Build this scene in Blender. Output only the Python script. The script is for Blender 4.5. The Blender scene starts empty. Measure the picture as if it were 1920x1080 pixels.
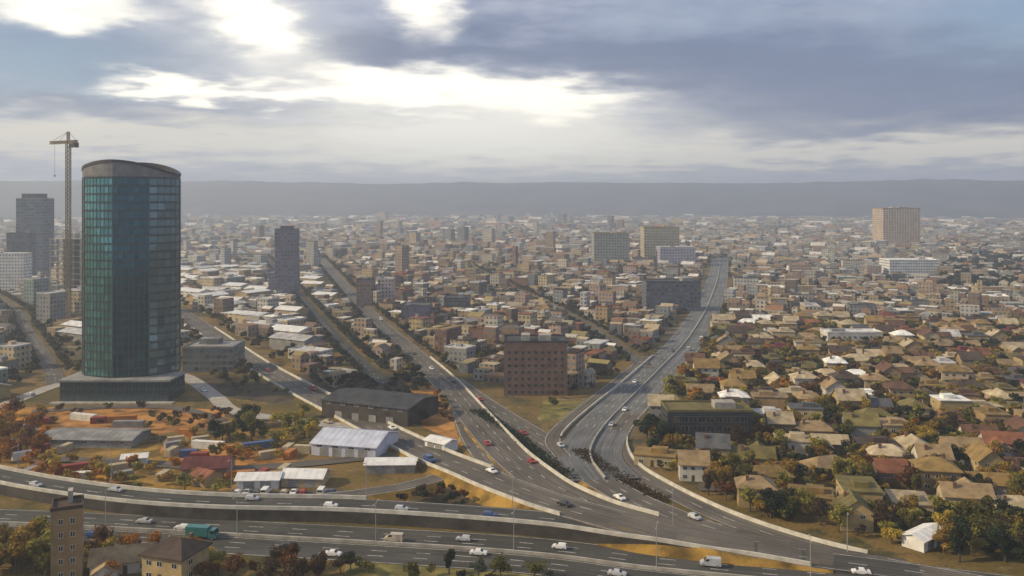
import bpy, math, random
import numpy as np
rnd = random.Random(7)
nrs = np.random.RandomState(11)
S = bpy.context.scene
COL = S.collection
R = math.radians

# ------------------------------------------------------------------ camera
H, F, HY = 92.0, 1663.0, 375.0          # camera height (m), focal (px of 1920), horizon row
cd = bpy.data.cameras.new('camera'); cam = bpy.data.objects.new('camera', cd); COL.objects.link(cam)
cam.location = (0, 0, H); cam.rotation_euler = (R(90), 0, 0)
cd.sensor_width = 36.0; cd.lens = 36.0 * F / 1920.0
cd.shift_y = -(540.0 - HY) / 1920.0
cd.clip_start = 1.0; cd.clip_end = 60000.0
S.camera = cam

# ------------------------------------------------------------------ light and sky
SUN_AZ, SUN_EL = -98.0, 32.0              # degrees: azimuth from +Y towards +X, elevation
SUN_STRENGTH, SKY_STRENGTH = 4.6, 0.10
S.view_settings.view_transform = 'Standard'; S.view_settings.look = 'None'
S.view_settings.exposure = 0.0; S.view_settings.gamma = 1.0; S.view_settings.use_curve_mapping = False
sd = bpy.data.lights.new('sun', 'SUN'); sun = bpy.data.objects.new('sun', sd); COL.objects.link(sun)
sd.energy = SUN_STRENGTH; sd.angle = R(3.0); sd.color = (1.0, 0.79, 0.48)
sun.rotation_euler = (R(90 - SUN_EL), 0, R(180 - SUN_AZ)); sun.location = (0, 0, 800)

W = bpy.data.worlds.new('World'); S.world = W; W.use_nodes = True
nt = W.node_tree; nt.nodes.clear()
class G:
    """tiny expression builder over shader nodes"""
    def __init__(s, tree): s.t = tree
    def node(s, ty, **kw):
        n = s.t.nodes.new(ty)
        for k, v in kw.items(): setattr(n, k, v)
        return n
    def link(s, a, b): s.t.links.new(a, b)
    def set(s, sock, v):
        if hasattr(v, 'is_output'): s.link(v, sock)
        else: sock.default_value = v
    def m(s, op, a, b=0.0, c=0.0, clamp=False):
        n = s.node('ShaderNodeMath', operation=op, use_clamp=clamp)
        s.set(n.inputs[0], a); s.set(n.inputs[1], b); s.set(n.inputs[2], c)
        return n.outputs[0]
    def ss(s, v, a, b, lo=0.0, hi=1.0):
        n = s.node('ShaderNodeMapRange', interpolation_type='SMOOTHSTEP')
        s.set(n.inputs[0], v); n.inputs[1].default_value = a; n.inputs[2].default_value = b
        n.inputs[3].default_value = lo; n.inputs[4].default_value = hi
        return n.outputs[0]
    def mix(s, f, a, b, mode='MIX'):
        n = s.node('ShaderNodeMix', data_type='RGBA', blend_type=mode)
        s.set(n.inputs[0], f); s.set(n.inputs[6], a if hasattr(a, 'is_output') else (*a, 1)); s.set(n.inputs[7], b if hasattr(b, 'is_output') else (*b, 1))
        return n.outputs[2]
    def noise(s, vec, scale, detail=4, rough=0.55):
        n = s.node('ShaderNodeTexNoise'); s.link(vec, n.inputs['Vector'])
        n.inputs['Scale'].default_value = scale; n.inputs['Detail'].default_value = detail; n.inputs['Roughness'].default_value = rough
        return n.outputs[0]
    def xyz(s, x, y, z):
        n = s.node('ShaderNodeCombineXYZ'); s.set(n.inputs[0], x); s.set(n.inputs[1], y); s.set(n.inputs[2], z)
        return n.outputs[0]

g = G(nt)
tc = g.node('ShaderNodeTexCoord'); sep = g.node('ShaderNodeSeparateXYZ'); g.link(tc.outputs['Generated'], sep.inputs[0])
X, Y, Z = sep.outputs
az = g.m('ARCTAN2', X, Y); el = g.m('ARCSINE', Z)
# cloud deck: a flat layer seen in perspective, so streaks flatten towards the horizon
den = g.m('ADD', g.m('MAXIMUM', Z, 0.0), 0.10)
deck = g.xyz(g.m('DIVIDE', X, den), g.m('DIVIDE', Y, den), 0.0)
n_big = g.noise(deck, 0.55, 5, 0.55); n_mid = g.noise(deck, 1.7, 6, 0.6); n_fine = g.noise(deck, 5.0, 6, 0.62)
wx = g.m('MULTIPLY', g.m('SUBTRACT', n_mid, 0.5), 0.16); wy = g.m('MULTIPLY', g.m('SUBTRACT', g.noise(deck, 2.6, 4, 0.5), 0.5), 0.07)
azw = g.m('ADD', az, wx); elw = g.m('ADD', el, wy)
def blob(px, py, rx, ry, amp):
    a0 = math.atan((px - 960) / F); e0 = math.atan((HY - py) / F * math.cos(a0))
    dx = g.m('MULTIPLY', g.m('SUBTRACT', azw, a0), F / rx); dy = g.m('MULTIPLY', g.m('SUBTRACT', elw, e0), F / ry)
    q = g.m('ADD', g.m('MULTIPLY', dx, dx), g.m('MULTIPLY', dy, dy))
    return g.m('MULTIPLY', g.m('EXPONENT', g.m('MULTIPLY', q, -1.0)), amp)
def total(bs):
    t = None
    for b in bs:
        v = blob(*b); t = v if t is None else g.m('ADD', t, v)
    return t
breaks = total([(510, 60, 75, 46, 1.0), (430, 8, 70, 36, .9), (790, 12, 55, 55, 1.0), (110, 8, 150, 32, 1.0),
                (690, 146, 140, 30, 1.0), (850, 172, 170, 36, 1.05), (1070, 190, 120, 36, 1.05), (520, 174, 170, 20, .95), (310, 164, 90, 20, .95), (470, 40, 60, 45, .5)])
warmlow = total([(150, 255, 260, 36, 1.0), (850, 268, 420, 50, 1.0), (1450, 292, 560, 26, .75), (1880, 262, 200, 34, .5)])
slate = total([(1750, 165, 480, 85, 1.1), (1300, 110, 340, 60, .8), (170, 105, 260, 50, .7), (840, 92, 240, 34, .8), (480, 232, 180, 22, .7), (150, 195, 200, 16, .6), (1500, 238, 320, 24, .8), (1300, 318, 700, 14, .6), (640, 90, 120, 40, .4)])
clear = total([(1960, 10, 200, 70, .9), (90, 105, 210, 60, .75), (1350, 10, 260, 60, .35)])
# breaks elsewhere in the deck follow the same noise
rand_break = g.ss(n_big, 0.56, 0.70)
hi = g.ss(el, 0.24, 0.40)
brk = g.m('ADD', g.m('MULTIPLY', breaks, g.m('ADD', 0.68, g.m('MULTIPLY', n_fine, 0.62))), g.m('MULTIPLY', rand_break, hi))
brk = g.ss(brk, 0.06, 1.12)
base = g.mix(g.ss(n_mid, 0.32, 0.68), (0.26, 0.31, 0.46), (0.47, 0.515, 0.65))
base = g.mix(g.ss(n_fine, 0.35, 0.7, 0.0, 0.45), base, (0.60, 0.625, 0.71))
base = g.mix(g.m('MINIMUM', slate, 0.88), base, (0.165, 0.215, 0.345))
base = g.mix(g.m('MINIMUM', warmlow, 0.85), base, (0.92, 0.86, 0.72))
base = g.mix(g.m('MINIMUM', total([(900, 255, 340, 80, 1.0), (480, 70, 150, 90, .5)]), 0.9), base, (1.12, 1.09, 0.98))
sky = g.node('ShaderNodeTexSky', sky_type='NISHITA', sun_disc=False)
sky.sun_elevation = R(SUN_EL); sky.sun_rotation = R(SUN_AZ); sky.altitude = 1600; sky.air_density = 1.2; sky.dust_density = 2.0; sky.ozone_density = 1.5
skyc = g.mix(1.0, sky.outputs[0], (SKY_STRENGTH, SKY_STRENGTH, SKY_STRENGTH), 'MULTIPLY')
cl = g.m('MINIMUM', g.m('ADD', clear, g.m('MULTIPLY', g.ss(n_big, 0.46, 0.56, 0, 0.5), hi)), 0.8)
c1 = g.mix(cl, base, skyc)
c2 = g.mix(brk, c1, (1.5, 1.42, 1.22))
bg = g.node('ShaderNodeBackground'); g.link(c2, bg.inputs[0]); bg.inputs[1].default_value = 1.0
out = g.node('ShaderNodeOutputWorld'); g.link(bg.outputs[0], out.inputs[0])

cy = S.cycles
cy.max_bounces = 5; cy.diffuse_bounces = 2; cy.glossy_bounces = 2; cy.transmission_bounces = 2; cy.volume_bounces = 1; cy.transparent_max_bounces = 6
cy.use_denoising = True; cy.caustics_reflective = False; cy.caustics_refractive = False
cy.use_adaptive_sampling = True; cy.adaptive_threshold = 0.02

# ------------------------------------------------------------------ helpers
def pix(px, py, z=0.0):
    y = F * (H - z) / (py - HY); return ((px - 960) / F * y, y, z)
def proj(x, y, z=0.0): return 960 + F * x / y, HY + F * (H - z) / y
def inpoly(x, y, P):
    c = False; j = len(P) - 1
    for i in range(len(P)):
        xi, yi = P[i]; xj, yj = P[j]
        if (yi > y) != (yj > y) and x < (xj - xi) * (y - yi) / (yj - yi) + xi: c = not c
        j = i
    return c

def material(name, col, rough=0.8, var=0.25, scale=0.15, metallic=0.0, spec=0.3, bump=0.0, bscale=3.0, objrand=0.0, fine=0.0, col2=None, rust=None):
    m = bpy.data.materials.new(name); m.use_nodes = True
    t = m.node_tree; q = G(t); b = t.nodes['Principled BSDF']
    b.inputs['Roughness'].default_value = rough; b.inputs['Metallic'].default_value = metallic; b.inputs['Specular IOR Level'].default_value = spec
    geo = q.node('ShaderNodeNewGeometry'); pos = geo.outputs['Position']
    n1 = q.noise(pos, scale, 5, 0.6)
    hi_ = tuple(min(1, c * (1 + var)) for c in (col2 or col)); lo_ = tuple(c * (1 - var) for c in col)
    c = q.mix(q.ss(n1, 0.3, 0.7), lo_, hi_)
    if fine > 0:
        n2 = q.noise(pos, 2.2, 4, 0.65)
        f = q.m('ADD', 1 - fine, q.m('MULTIPLY', n2, 2 * fine))
        c = q.mix(1.0, c, q.xyz(f, f, f), 'MULTIPLY')
    if objrand > 0:
        oi = q.node('ShaderNodeObjectInfo')
        f = q.m('ADD', 1 - objrand, q.m('MULTIPLY', oi.outputs['Random'], 2 * objrand))
        c = q.mix(1.0, c, q.xyz(f, f, f), 'MULTIPLY')
    if rust:
        n3 = q.noise(pos, 0.7, 6, 0.7)
        c = q.mix(q.ss(n3, 0.58, 0.72, 0, 0.75), c, rust)
    q.link(c, b.inputs['Base Color'])
    if bump > 0:
        n4 = q.noise(pos, bscale, 3, 0.6); bp = q.node('ShaderNodeBump'); bp.inputs['Strength'].default_value = bump; bp.inputs['Distance'].default_value = 0.1
        q.link(n4, bp.inputs['Height']); q.link(bp.outputs[0], b.inputs['Normal'])
    return m

def facade(name, col, glass=(0.025, 0.035, 0.045), bay=3.0, storey=3.2, fw=0.5, fh=0.5, rough=0.85, attr=False):
    """wall with rows of dark panes, for buildings too far off to tell one pane from the next"""
    m = bpy.data.materials.new(name); m.use_nodes = True
    t = m.node_tree; q = G(t); b = t.nodes['Principled BSDF']
    uv = q.node('ShaderNodeUVMap'); sp = q.node('ShaderNodeSeparateXYZ'); q.link(uv.outputs[0], sp.inputs[0])
    u = q.m('DIVIDE', sp.outputs[0], bay); v = q.m('DIVIDE', sp.outputs[1], storey)
    fu = q.m('ABSOLUTE', q.m('SUBTRACT', q.m('FRACT', u), 0.5)); fv = q.m('ABSOLUTE', q.m('SUBTRACT', q.m('FRACT', v), 0.55))
    mask = q.m('MULTIPLY', q.m('LESS_THAN', fu, fw / 2), q.m('LESS_THAN', fv, fh / 2))
    mask = q.m('MULTIPLY', mask, q.m('GREATER_THAN', sp.outputs[1], 0.3))
    wn = q.node('ShaderNodeTexWhiteNoise', noise_dimensions='2D'); q.link(q.xyz(q.m('FLOOR', u), q.m('FLOOR', v), 0), wn.inputs['Vector'])
    geo = q.node('ShaderNodeNewGeometry'); n1 = q.noise(geo.outputs['Position'], 0.12, 5, 0.6)
    if attr:
        at = q.node('ShaderNodeAttribute', attribute_name='Col'); base = at.outputs['Color']
    else:
        base = q.mix(0.0, col, col)
    f = q.ss(n1, 0.25, 0.75, 0.72, 1.15); base = q.mix(1.0, base, q.xyz(f, f, f), 'MULTIPLY')
    gl = q.mix(q.m('MULTIPLY', wn.outputs[0], 0.8), glass, tuple(min(1, c * 5 + .05) for c in glass))
    q.link(q.mix(mask, base, gl), b.inputs['Base Color'])
    q.link(q.m('SUBTRACT', rough, q.m('MULTIPLY', mask, rough - 0.25)), b.inputs['Roughness'])
    b.inputs['Specular IOR Level'].default_value = 0.35
    return m

class MB:
    def __init__(s): s.v = []; s.f = []; s.mi = []; s.uv = []
    def face(s, pts, mi=0, uv=None):
        i = len(s.v); s.v += pts; s.f.append(tuple(range(i, i + len(pts)))); s.mi.append(mi); s.uv.append(uv or [(0, 0)] * len(pts))
    def box(s, x0, x1, y0, y1, z0, z1, mi=0, top=None, uvs=False, bottom=True):
        top = mi if top is None else top
        P = [(x0, y0), (x1, y0), (x1, y1), (x0, y1)]
        for k in range(4):
            a, b = P[k], P[(k + 1) % 4]; L = math.hypot(b[0] - a[0], b[1] - a[1]); o = k * 137.0
            s.face([(a[0], a[1], z0), (b[0], b[1], z0), (b[0], b[1], z1), (a[0], a[1], z1)], mi,
                   [(o, z0), (o + L, z0), (o + L, z1), (o, z1)] if uvs else None)
        s.face([(p[0], p[1], z1) for p in P], top)
        if bottom: s.face([(p[0], p[1], z0) for p in P[::-1]], mi)
    def bar(s, a, b, r, mi=0):
        a = np.array(a, float); b = np.array(b, float); d = b - a; L = np.linalg.norm(d); d /= L
        u = np.cross(d, (0, 0, 1.0)); u = np.array((1.0, 0, 0)) if np.linalg.norm(u) < 1e-4 else u / np.linalg.norm(u); w = np.cross(d, u)
        ring = [u * r + w * r, -u * r + w * r, -u * r - w * r, u * r - w * r]
        A = [tuple(a + k) for k in ring]; B = [tuple(b + k) for k in ring]
        for k in range(4): s.face([A[k], A[(k + 1) % 4], B[(k + 1) % 4], B[k]], mi)
        s.face(A[::-1], mi); s.face(B, mi)
    def tube(s, path, radii, n=7, mi=0):
        rings = []
        for i, p in enumerate(path):
            p = np.array(p, float); q = np.array(path[min(i + 1, len(path) - 1)], float) - np.array(path[max(i - 1, 0)], float); q /= np.linalg.norm(q)
            u = np.cross(q, (0.3, 1.0, 0.1)); u /= np.linalg.norm(u); w = np.cross(q, u)
            rings.append([tuple(p + radii[i] * (math.cos(2 * math.pi * k / n) * u + math.sin(2 * math.pi * k / n) * w)) for k in range(n)])
        for a, b in zip(rings, rings[1:]):
            for k in range(n): s.face([a[k], a[(k + 1) % n], b[(k + 1) % n], b[k]], mi)
        s.face(rings[-1], mi); s.face(rings[0][::-1], mi)
    def mesh(s, name, mats, smooth=False, uv=False):
        me = bpy.data.meshes.new(name); me.from_pydata(s.v, [], s.f)
        for m in mats: me.materials.append(m)
        me.polygons.foreach_set('material_index', s.mi)
        if smooth: me.polygons.foreach_set('use_smooth', [True] * len(s.f))
        if uv:
            l = me.uv_layers.new(name='UVMap'); l.data.foreach_set('uv', [c for f in s.uv for p in f for c in p])
        me.update(); return me
    def build(s, name, mats, parent=None, smooth=False, uv=False):
        return link(name, s.mesh(name, mats if isinstance(mats, (list, tuple)) else [mats], smooth, uv), parent)
def link(name, me, parent=None, loc=(0, 0, 0), rz=0.0, scale=None):
    o = bpy.data.objects.new(name, me); COL.objects.link(o); o.location = loc
    if rz: o.rotation_euler = (0, 0, rz)
    if scale: o.scale = scale
    if parent: o.parent = parent
    return o
def tag(o, label=None, cat=None, group=None, kind=None):
    if label: o['label'] = label
    if cat: o['category'] = cat
    if group: o['group'] = group
    if kind: o['kind'] = kind
    return o
def empty(name, loc, rz=0.0):
    o = bpy.data.objects.new(name, None); COL.objects.link(o); o.location = loc; o.rotation_euler = (0, 0, rz); o.empty_display_size = 1; return o
_mc = {}
def recolour(me, *mats):
    k = (me.name,) + tuple(m.name for m in mats)
    if k not in _mc:
        c = me.copy(); c.materials.clear()
        for m in mats: c.materials.append(m)
        _mc[k] = c
    return _mc[k]

# ------------------------------------------------------------------ materials
M = {}
M['concrete'] = material('concrete', (0.34, 0.32, 0.28), 0.9, 0.25, 0.3, fine=0.25)
M['parapet'] = material('pale_parapet', (0.52, 0.50, 0.44), 0.9, 0.2, 0.3, fine=0.2)
M['concrete_dark'] = material('shaded_stained_concrete', (0.055, 0.048, 0.04), 0.9, 0.4, 0.2, fine=0.3)  # mottled stains; the ramp wall's shadow side is put into the dark base colour
def asphalt(name, col):
    m = material(name, col, 0.9, 0.22, 0.05, fine=0.18, spec=.2); t = m.node_tree; q = G(t); b = t.nodes['Principled BSDF']; src = b.inputs['Base Color'].links[0].from_socket
    uv = q.node('ShaderNodeUVMap'); sp = q.node('ShaderNodeSeparateXYZ'); q.link(uv.outputs[0], sp.inputs[0])
    st = q.noise(q.xyz(q.m('MULTIPLY', sp.outputs[0], 1.0), q.m('MULTIPLY', sp.outputs[1], .012), 0), 1.0, 4, .6); k = q.ss(st, .28, .72, .70, 1.28)
    br = q.node('ShaderNodeTexBrick'); q.link(q.xyz(q.m('MULTIPLY', sp.outputs[1], .03), q.m('MULTIPLY', sp.outputs[0], .27), 0), br.inputs['Vector'])
    br.inputs['Color1'].default_value = (.86, .86, .86, 1); br.inputs['Color2'].default_value = (1.12, 1.1, 1.06, 1); br.inputs['Mortar'].default_value = (.8, .8, .8, 1); br.inputs['Mortar Size'].default_value = .006; br.inputs['Scale'].default_value = 1.0
    c = q.mix(1.0, q.mix(1.0, src, q.xyz(k, k, k), 'MULTIPLY'), br.outputs[0], 'MULTIPLY'); q.link(c, b.inputs['Base Color']); return m
M['asphalt'] = asphalt('worn_asphalt', (0.118, 0.108, 0.094))
M['asphalt_blue'] = asphalt('smooth_asphalt', (0.135, 0.142, 0.146))
M['asphalt_dark'] = asphalt('dark_asphalt', (0.066, 0.066, 0.062))
M['paint'] = material('road_paint', (0.48, 0.47, 0.43), 0.8, 0.35, 0.5, fine=0.4, rust=(0.16, 0.15, 0.14))
M['verge'] = material('dry_grass_bank', (0.13, 0.085, 0.018), 0.95, 0.45, 0.12, fine=0.4, col2=(0.25, 0.15, 0.03))
M['earth'] = material('bare_earth', (0.24, 0.105, 0.022), 0.95, 0.4, 0.1, fine=0.35, col2=(0.36, 0.175, 0.045))
M['dark_earth'] = material('dark_earth', (0.06, 0.045, 0.025), 0.95, 0.5, 0.12, fine=0.4)
M['lawn'] = material('olive_lawn', (0.10, 0.10, 0.03), 0.95, 0.4, 0.1, fine=0.4, col2=(0.19, 0.16, 0.045))
M['ochre'] = material('ochre_grass', (0.38, 0.18, 0.018), 0.95, 0.4, 0.12, fine=0.4)
M['brick'] = material('brown_brick', (0.165, 0.105, 0.08), 0.9, 0.25, 0.3, fine=0.2)
M['steel_white'] = material('white_painted_metal', (0.70, 0.70, 0.68), 0.5, 0.12, 0.3, fine=0.1, rust=(0.34, 0.26, 0.18))
M['steel_lilac'] = material('lilac_white_roof', (0.50, 0.53, 0.62), 0.6, 0.15, 0.2, fine=0.1)
M['roof_grey'] = material('grey_roofing', (0.24, 0.24, 0.235), 0.85, 0.3, 0.15, fine=0.25)
M['roof_dark'] = material('black_roofing', (0.05, 0.052, 0.055), 0.8, 0.4, 0.15, fine=0.3)
M['frame'] = material('window_frame', (0.55, 0.54, 0.5), 0.6, 0.05); M['frame_dark'] = material('dark_window_frame', (0.17, 0.15, 0.13), 0.6, 0.1)
M['glass'] = material('window_glass', (0.02, 0.026, 0.03), 0.08, 0.4, 0.6, spec=0.8)
M['door'] = material('door_paint', (0.10, 0.06, 0.035), 0.6, 0.3, 0.5)
M['crane'] = material('crane_steel', (0.20, 0.165, 0.10), 0.6, 0.2, 0.4)
M['bark'] = material('bark', (0.09, 0.065, 0.045), 0.95, 0.35, 1.5)
M['rubber'] = material('tyre_rubber', (0.02, 0.02, 0.02), 0.8, 0.1)
M['chrome'] = material('wheel_metal', (0.45, 0.45, 0.46), 0.35, 0.1, metallic=0.8)
M['lamp_clear'] = material('headlight_glass', (0.75, 0.75, 0.72), 0.15, 0.05, spec=0.7)
M['lamp_red'] = material('tail_light_red', (0.35, 0.02, 0.015), 0.2, 0.05, spec=0.6)

def ground_material():
    m = bpy.data.materials.new('city_ground'); m.use_nodes = True
    q = G(m.node_tree); b = m.node_tree.nodes['Principled BSDF']; b.inputs['Roughness'].default_value = 0.95; b.inputs['Specular IOR Level'].default_value = 0.15
    geo = q.node('ShaderNodeNewGeometry'); p = geo.outputs['Position']
    a = q.noise(p, 0.018, 6, 0.6); d = q.noise(p, 0.06, 6, 0.65); f = q.noise(p, 0.9, 5, 0.7); e = q.noise(p, 0.0022, 3, 0.5)
    c = q.mix(q.ss(a, 0.35, 0.65), (0.095, 0.076, 0.02), (0.20, 0.13, 0.045))
    c = q.mix(q.ss(d, 0.52, 0.66), c, (0.052, 0.055, 0.022))
    c = q.mix(q.ss(d, 0.42, 0.33), c, (0.27, 0.21, 0.12))
    c = q.mix(q.ss(e, 0.5, 0.62, 0, 0.6), c, (0.13, 0.125, 0.115))
    k = q.ss(f, 0.2, 0.8, 0.55, 1.4); c = q.mix(1.0, c, q.xyz(k, k, k), 'MULTIPLY')
    q.link(c, b.inputs['Base Color']); return m
M['ground'] = ground_material()

# ------------------------------------------------------------------ ground, hills
gm = MB(); E = 8600.0
gm.face([(-E, -400, 0), (E, -400, 0), (E, E, 0), (-E, E, 0)])
tag(gm.build('ground', M['ground']), 'olive and brown urban ground under the whole city', kind='structure')

def fbm1(t, seed):
    s = 0
    for k in range(5): s += math.sin(t * (1.7 ** k) * 3.1 + seed * (k + 1) * 1.37) / (1.6 ** k)
    return s / 2.2
def hills(name, r0, r1, hgt, seed, mat, label):
    b = MB(); NA, NR = 150, 14; grid = []
    for i in range(NA + 1):
        a = R(-62 + 124 * i / NA); row = []
        top = hgt(math.degrees(a)) * (1 + 0.035 * fbm1(math.degrees(a) * 0.09, seed))
        for j in range(NR + 1):
            t = j / NR; r = r0 + (r1 - r0) * t
            z = top * (math.sin(min(1, t * 1.25) * math.pi / 2) ** 1.6) * (1 + 0.05 * fbm1(i * 0.23 + j * 0.5, seed + 2) * (t > 0.05))
            row.append((r * math.sin(a), r * math.cos(a), z - (4 if j == 0 else 0)))
        grid.append(row)
    for i in range(NA):
        for j in range(NR): b.face([grid[i][j], grid[i + 1][j], grid[i + 1][j + 1], grid[i][j + 1]])
    o = b.build(name, mat, smooth=True); tag(o, label, kind='structure'); return o
M['hill'] = material('wooded_hill', (0.028, 0.032, 0.046), 0.95, 0.5, 0.004, fine=0.0, col2=(0.05, 0.05, 0.06))
hills('hills', 4300, 6900, lambda a: 212 + 4 * math.sin(a * 0.31), 1.0, M['hill'], 'long blue grey ridge closing the plain behind the city')

# ------------------------------------------------------------------ roads
OCC = []                                  # occupied discs (x, y, r)
ROADPTS = []                              # sampled road centre points (x, y, half width)
def spline(P, step=4.0):
    P = [np.array(p, float) for p in P]; P = [2 * P[0] - P[1]] + P + [2 * P[-1] - P[-2]]; out = []
    for i in range(1, len(P) - 2):
        n = max(2, int(np.linalg.norm(P[i + 1][:2] - P[i][:2]) / step))
        for k in range(n):
            t = k / n; a, b, c, d = P[i - 1:i + 3]
            q = 0.5 * (2 * b + (c - a) * t + (2 * a - 5 * b + 4 * c - d) * t * t + (3 * b - a - 3 * c + d) * t ** 3)
            q[2] = b[2] + (c[2] - b[2]) * (3 * t * t - 2 * t ** 3); out.append(q)
    out.append(P[-2]); return out
class Road: pass
ROADS = {}
_zo = [0.03]
def road(key, name, P, w, mat, label, lanes=2, dual=False, parapet=(), bank='verge', world=False, dash=True, edge=True, step=4.0, upto=1.0):
    r = Road(); r.w = w; zo = _zo[0]; _zo[0] += 0.022
    C = spline([p if world else pix(*p) for p in P], step); r.c = [c + np.array((0, 0, zo)) for c in C]
    n = len(C); r.t = []
    for i in range(n):
        d = (C[min(i + 1, n - 1)] - C[max(i - 1, 0)])[:2]; d /= np.linalg.norm(d); r.t.append(d)
    def off(i, s, dz=0.0): c = r.c[i]; d = r.t[i]; return (c[0] + d[1] * s, c[1] - d[0] * s, c[2] + dz)
    r.off = off; hw = w / 2
    b = MB()
    for i in range(n - 1): b.face([off(i, -hw), off(i, hw), off(i + 1, hw), off(i + 1, -hw)], 0, [(-hw, i * step), (hw, i * step), (hw, (i + 1) * step), (-hw, (i + 1) * step)])
    root = b.build(name, mat, uv=True); tag(root, label, kind='structure'); r.o = root
    if max(c[2] for c in r.c) > 0.6:                       # raised road: banks or walls down to the ground
        e = MB(); slope = 1.4 if bank == 'verge' else 0.0
        for sgn in (-1, 1):
            for i in range(n - 1):
                z0, z1 = r.c[i][2], r.c[i + 1][2]
                if max(z0, z1) < 0.25: continue
                A, B = off(i, sgn * (hw + .02)), off(i + 1, sgn * (hw + .02)); A2, B2 = off(i, sgn * (hw + .02 + slope * z0)), off(i + 1, sgn * (hw + .02 + slope * z1))
                q = [A, (A2[0], A2[1], -.05), (B2[0], B2[1], -.05), B]; e.face(q if sgn > 0 else q[::-1])
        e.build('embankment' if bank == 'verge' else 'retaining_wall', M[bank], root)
    mk = MB()
    offs = []
    if dual:
        ln = lanes; lw = (hw - 1.2) / (ln + 0.35)
        r.lanes = [sg * (1.0 + lw * (k + 0.5)) for sg in (-1, 1) for k in range(ln)]
        offs = [sg * (1.0 + lw * k) for sg in (-1, 1) for k in range(1, ln)]; ed = [-hw + .6, -0.9, .9, hw - .6]
    else:
        lw = (w - 1.2) / lanes; r.lanes = [-(w - 1.2) / 2 + lw * (k + .5) for k in range(lanes)]
        offs = [-(w - 1.2) / 2 + lw * k for k in range(1, lanes)]; ed = [-hw + .45, hw - .45]
    for s in offs if dash else []:
        for i in range(0, int((n - 1) * upto), 3):
            mk.face([off(i, s - .12, .006), off(i, s + .12, .006), off(i + 1, s + .12, .006), off(i + 1, s - .12, .006)])
    if edge:
        for s in ed:
            for i in range(int((n - 1) * upto)): mk.face([off(i, s - .1, .006), off(i, s + .1, .006), off(i + 1, s + .1, .006), off(i + 1, s - .1, .006)])
    if mk.f: mk.build('lane_marking', M['paint'], root)
    def barrier(nm, s, h, t, m, i0=0, i1=None):
        k = MB(); i1 = n - 1 if i1 is None else i1
        for i in range(i0, i1):
            a, b_, c, d = off(i, s - t), off(i, s + t), off(i + 1, s + t), off(i + 1, s - t)
            up = lambda p: (p[0], p[1], p[2] + h)
            k.face([a, d, up(d), up(a)]); k.face([b_, up(b_), up(c), c]); k.face([up(a), up(d), up(c), up(b_)])
        k.build(nm, m, root)
    r.barrier = barrier
    if dual: barrier('median_barrier', 0.0, .85, .28, M['concrete'])
    for (s, i0, i1) in parapet: barrier('parapet', s * (hw - .25), 1.05, .24, M['parapet'], int(i0 * (n - 1)), int(i1 * (n - 1)))
    for i in range(n): ROADPTS.append((C[i][0], C[i][1], hw + (1.4 * C[i][2] if bank == 'verge' else 0)))
    ROADS[key] = r; return r
road('H', 'road', [(-420, 975, 0), (-100, 980, 0), (150, 990, 0), (500, 1009, 0), (860, 1030, 0), (1040, 1045, 0), (1200, 1066, 0), (1400, 1086, 0), (1600, 1104, 0), (2000, 1136, 0)], 24, M['asphalt_dark'],
     'wide dual carriageway crossing below the elevated ramp', lanes=3, dual=True)
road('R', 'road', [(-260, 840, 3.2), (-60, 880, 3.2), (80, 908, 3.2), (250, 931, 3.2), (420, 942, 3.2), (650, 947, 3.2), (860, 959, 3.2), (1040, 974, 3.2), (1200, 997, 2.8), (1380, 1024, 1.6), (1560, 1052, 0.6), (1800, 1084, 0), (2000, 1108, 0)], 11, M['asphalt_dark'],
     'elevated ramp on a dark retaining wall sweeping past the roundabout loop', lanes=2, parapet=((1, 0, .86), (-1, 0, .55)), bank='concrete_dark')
road('A', 'road', [(250, 535, 0), (340, 588, 0), (400, 628, 0), (470, 677, 0), (560, 728, 0), (680, 790, 0.3), (790, 845, 1.2), (900, 891, 2.5), (1000, 930, 3.1), (1100, 960, 3.2), (1220, 990, 2.8), (1400, 1022, 1.5), (1560, 1048, .5)], 15, M['asphalt'],
     'highway branch running down beside the glass tower to the junction', lanes=3, parapet=((1, .42, .93), (-1, .42, .88)), upto=.945)
road('B', 'road', [(560, 440, 0), (590, 474, 0), (650, 544, 0), (705, 602, 0), (765, 655, 0), (825, 708, 0), (880, 770, 0.2), (940, 838, 1.2), (1010, 898, 2.4), (1090, 942, 3.0), (1190, 975, 3.0), (1320, 1008, 2.3), (1480, 1036, 1.0)], 14.5, M['asphalt'],
     'straight city highway between the commercial sheds and the brick block', lanes=3, parapet=((-1, .86, .985),), upto=.975)
road('G', 'road', [(858, 742, 0), (876, 800, .2), (908, 856, 1.0), (966, 902, 2.2), (1045, 941, 2.9), (1150, 973, 2.9)], 9, M['asphalt'], 'link carriageway wedged between the highway branch and the straight highway', lanes=2, upto=.8)
road('D', 'road', [(845, 712, 0), (916, 762, 0), (1004, 818, 0), (1078, 872, .3), (1165, 925, .8), (1262, 969, 1.4), (1362, 1003, 1.5), (1500, 1034, .7), (1700, 1066, 0)], 12, M['asphalt'],
     'sunken middle carriageway between two added dark shade strips', lanes=3, upto=.84)
road('C', 'road', [(1352, 470, 0), (1347, 515, 0), (1328, 572, 0), (1290, 636, 0), (1238, 692, 0), (1188, 742, 0), (1140, 792, 0), (1112, 832, 0.1), (1108, 862, .3), (1135, 900, .6)], 23, M['asphalt_blue'],
     'grey expressway running straight out past the suburb towards the ridge', lanes=3, dual=True, upto=.955)
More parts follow.
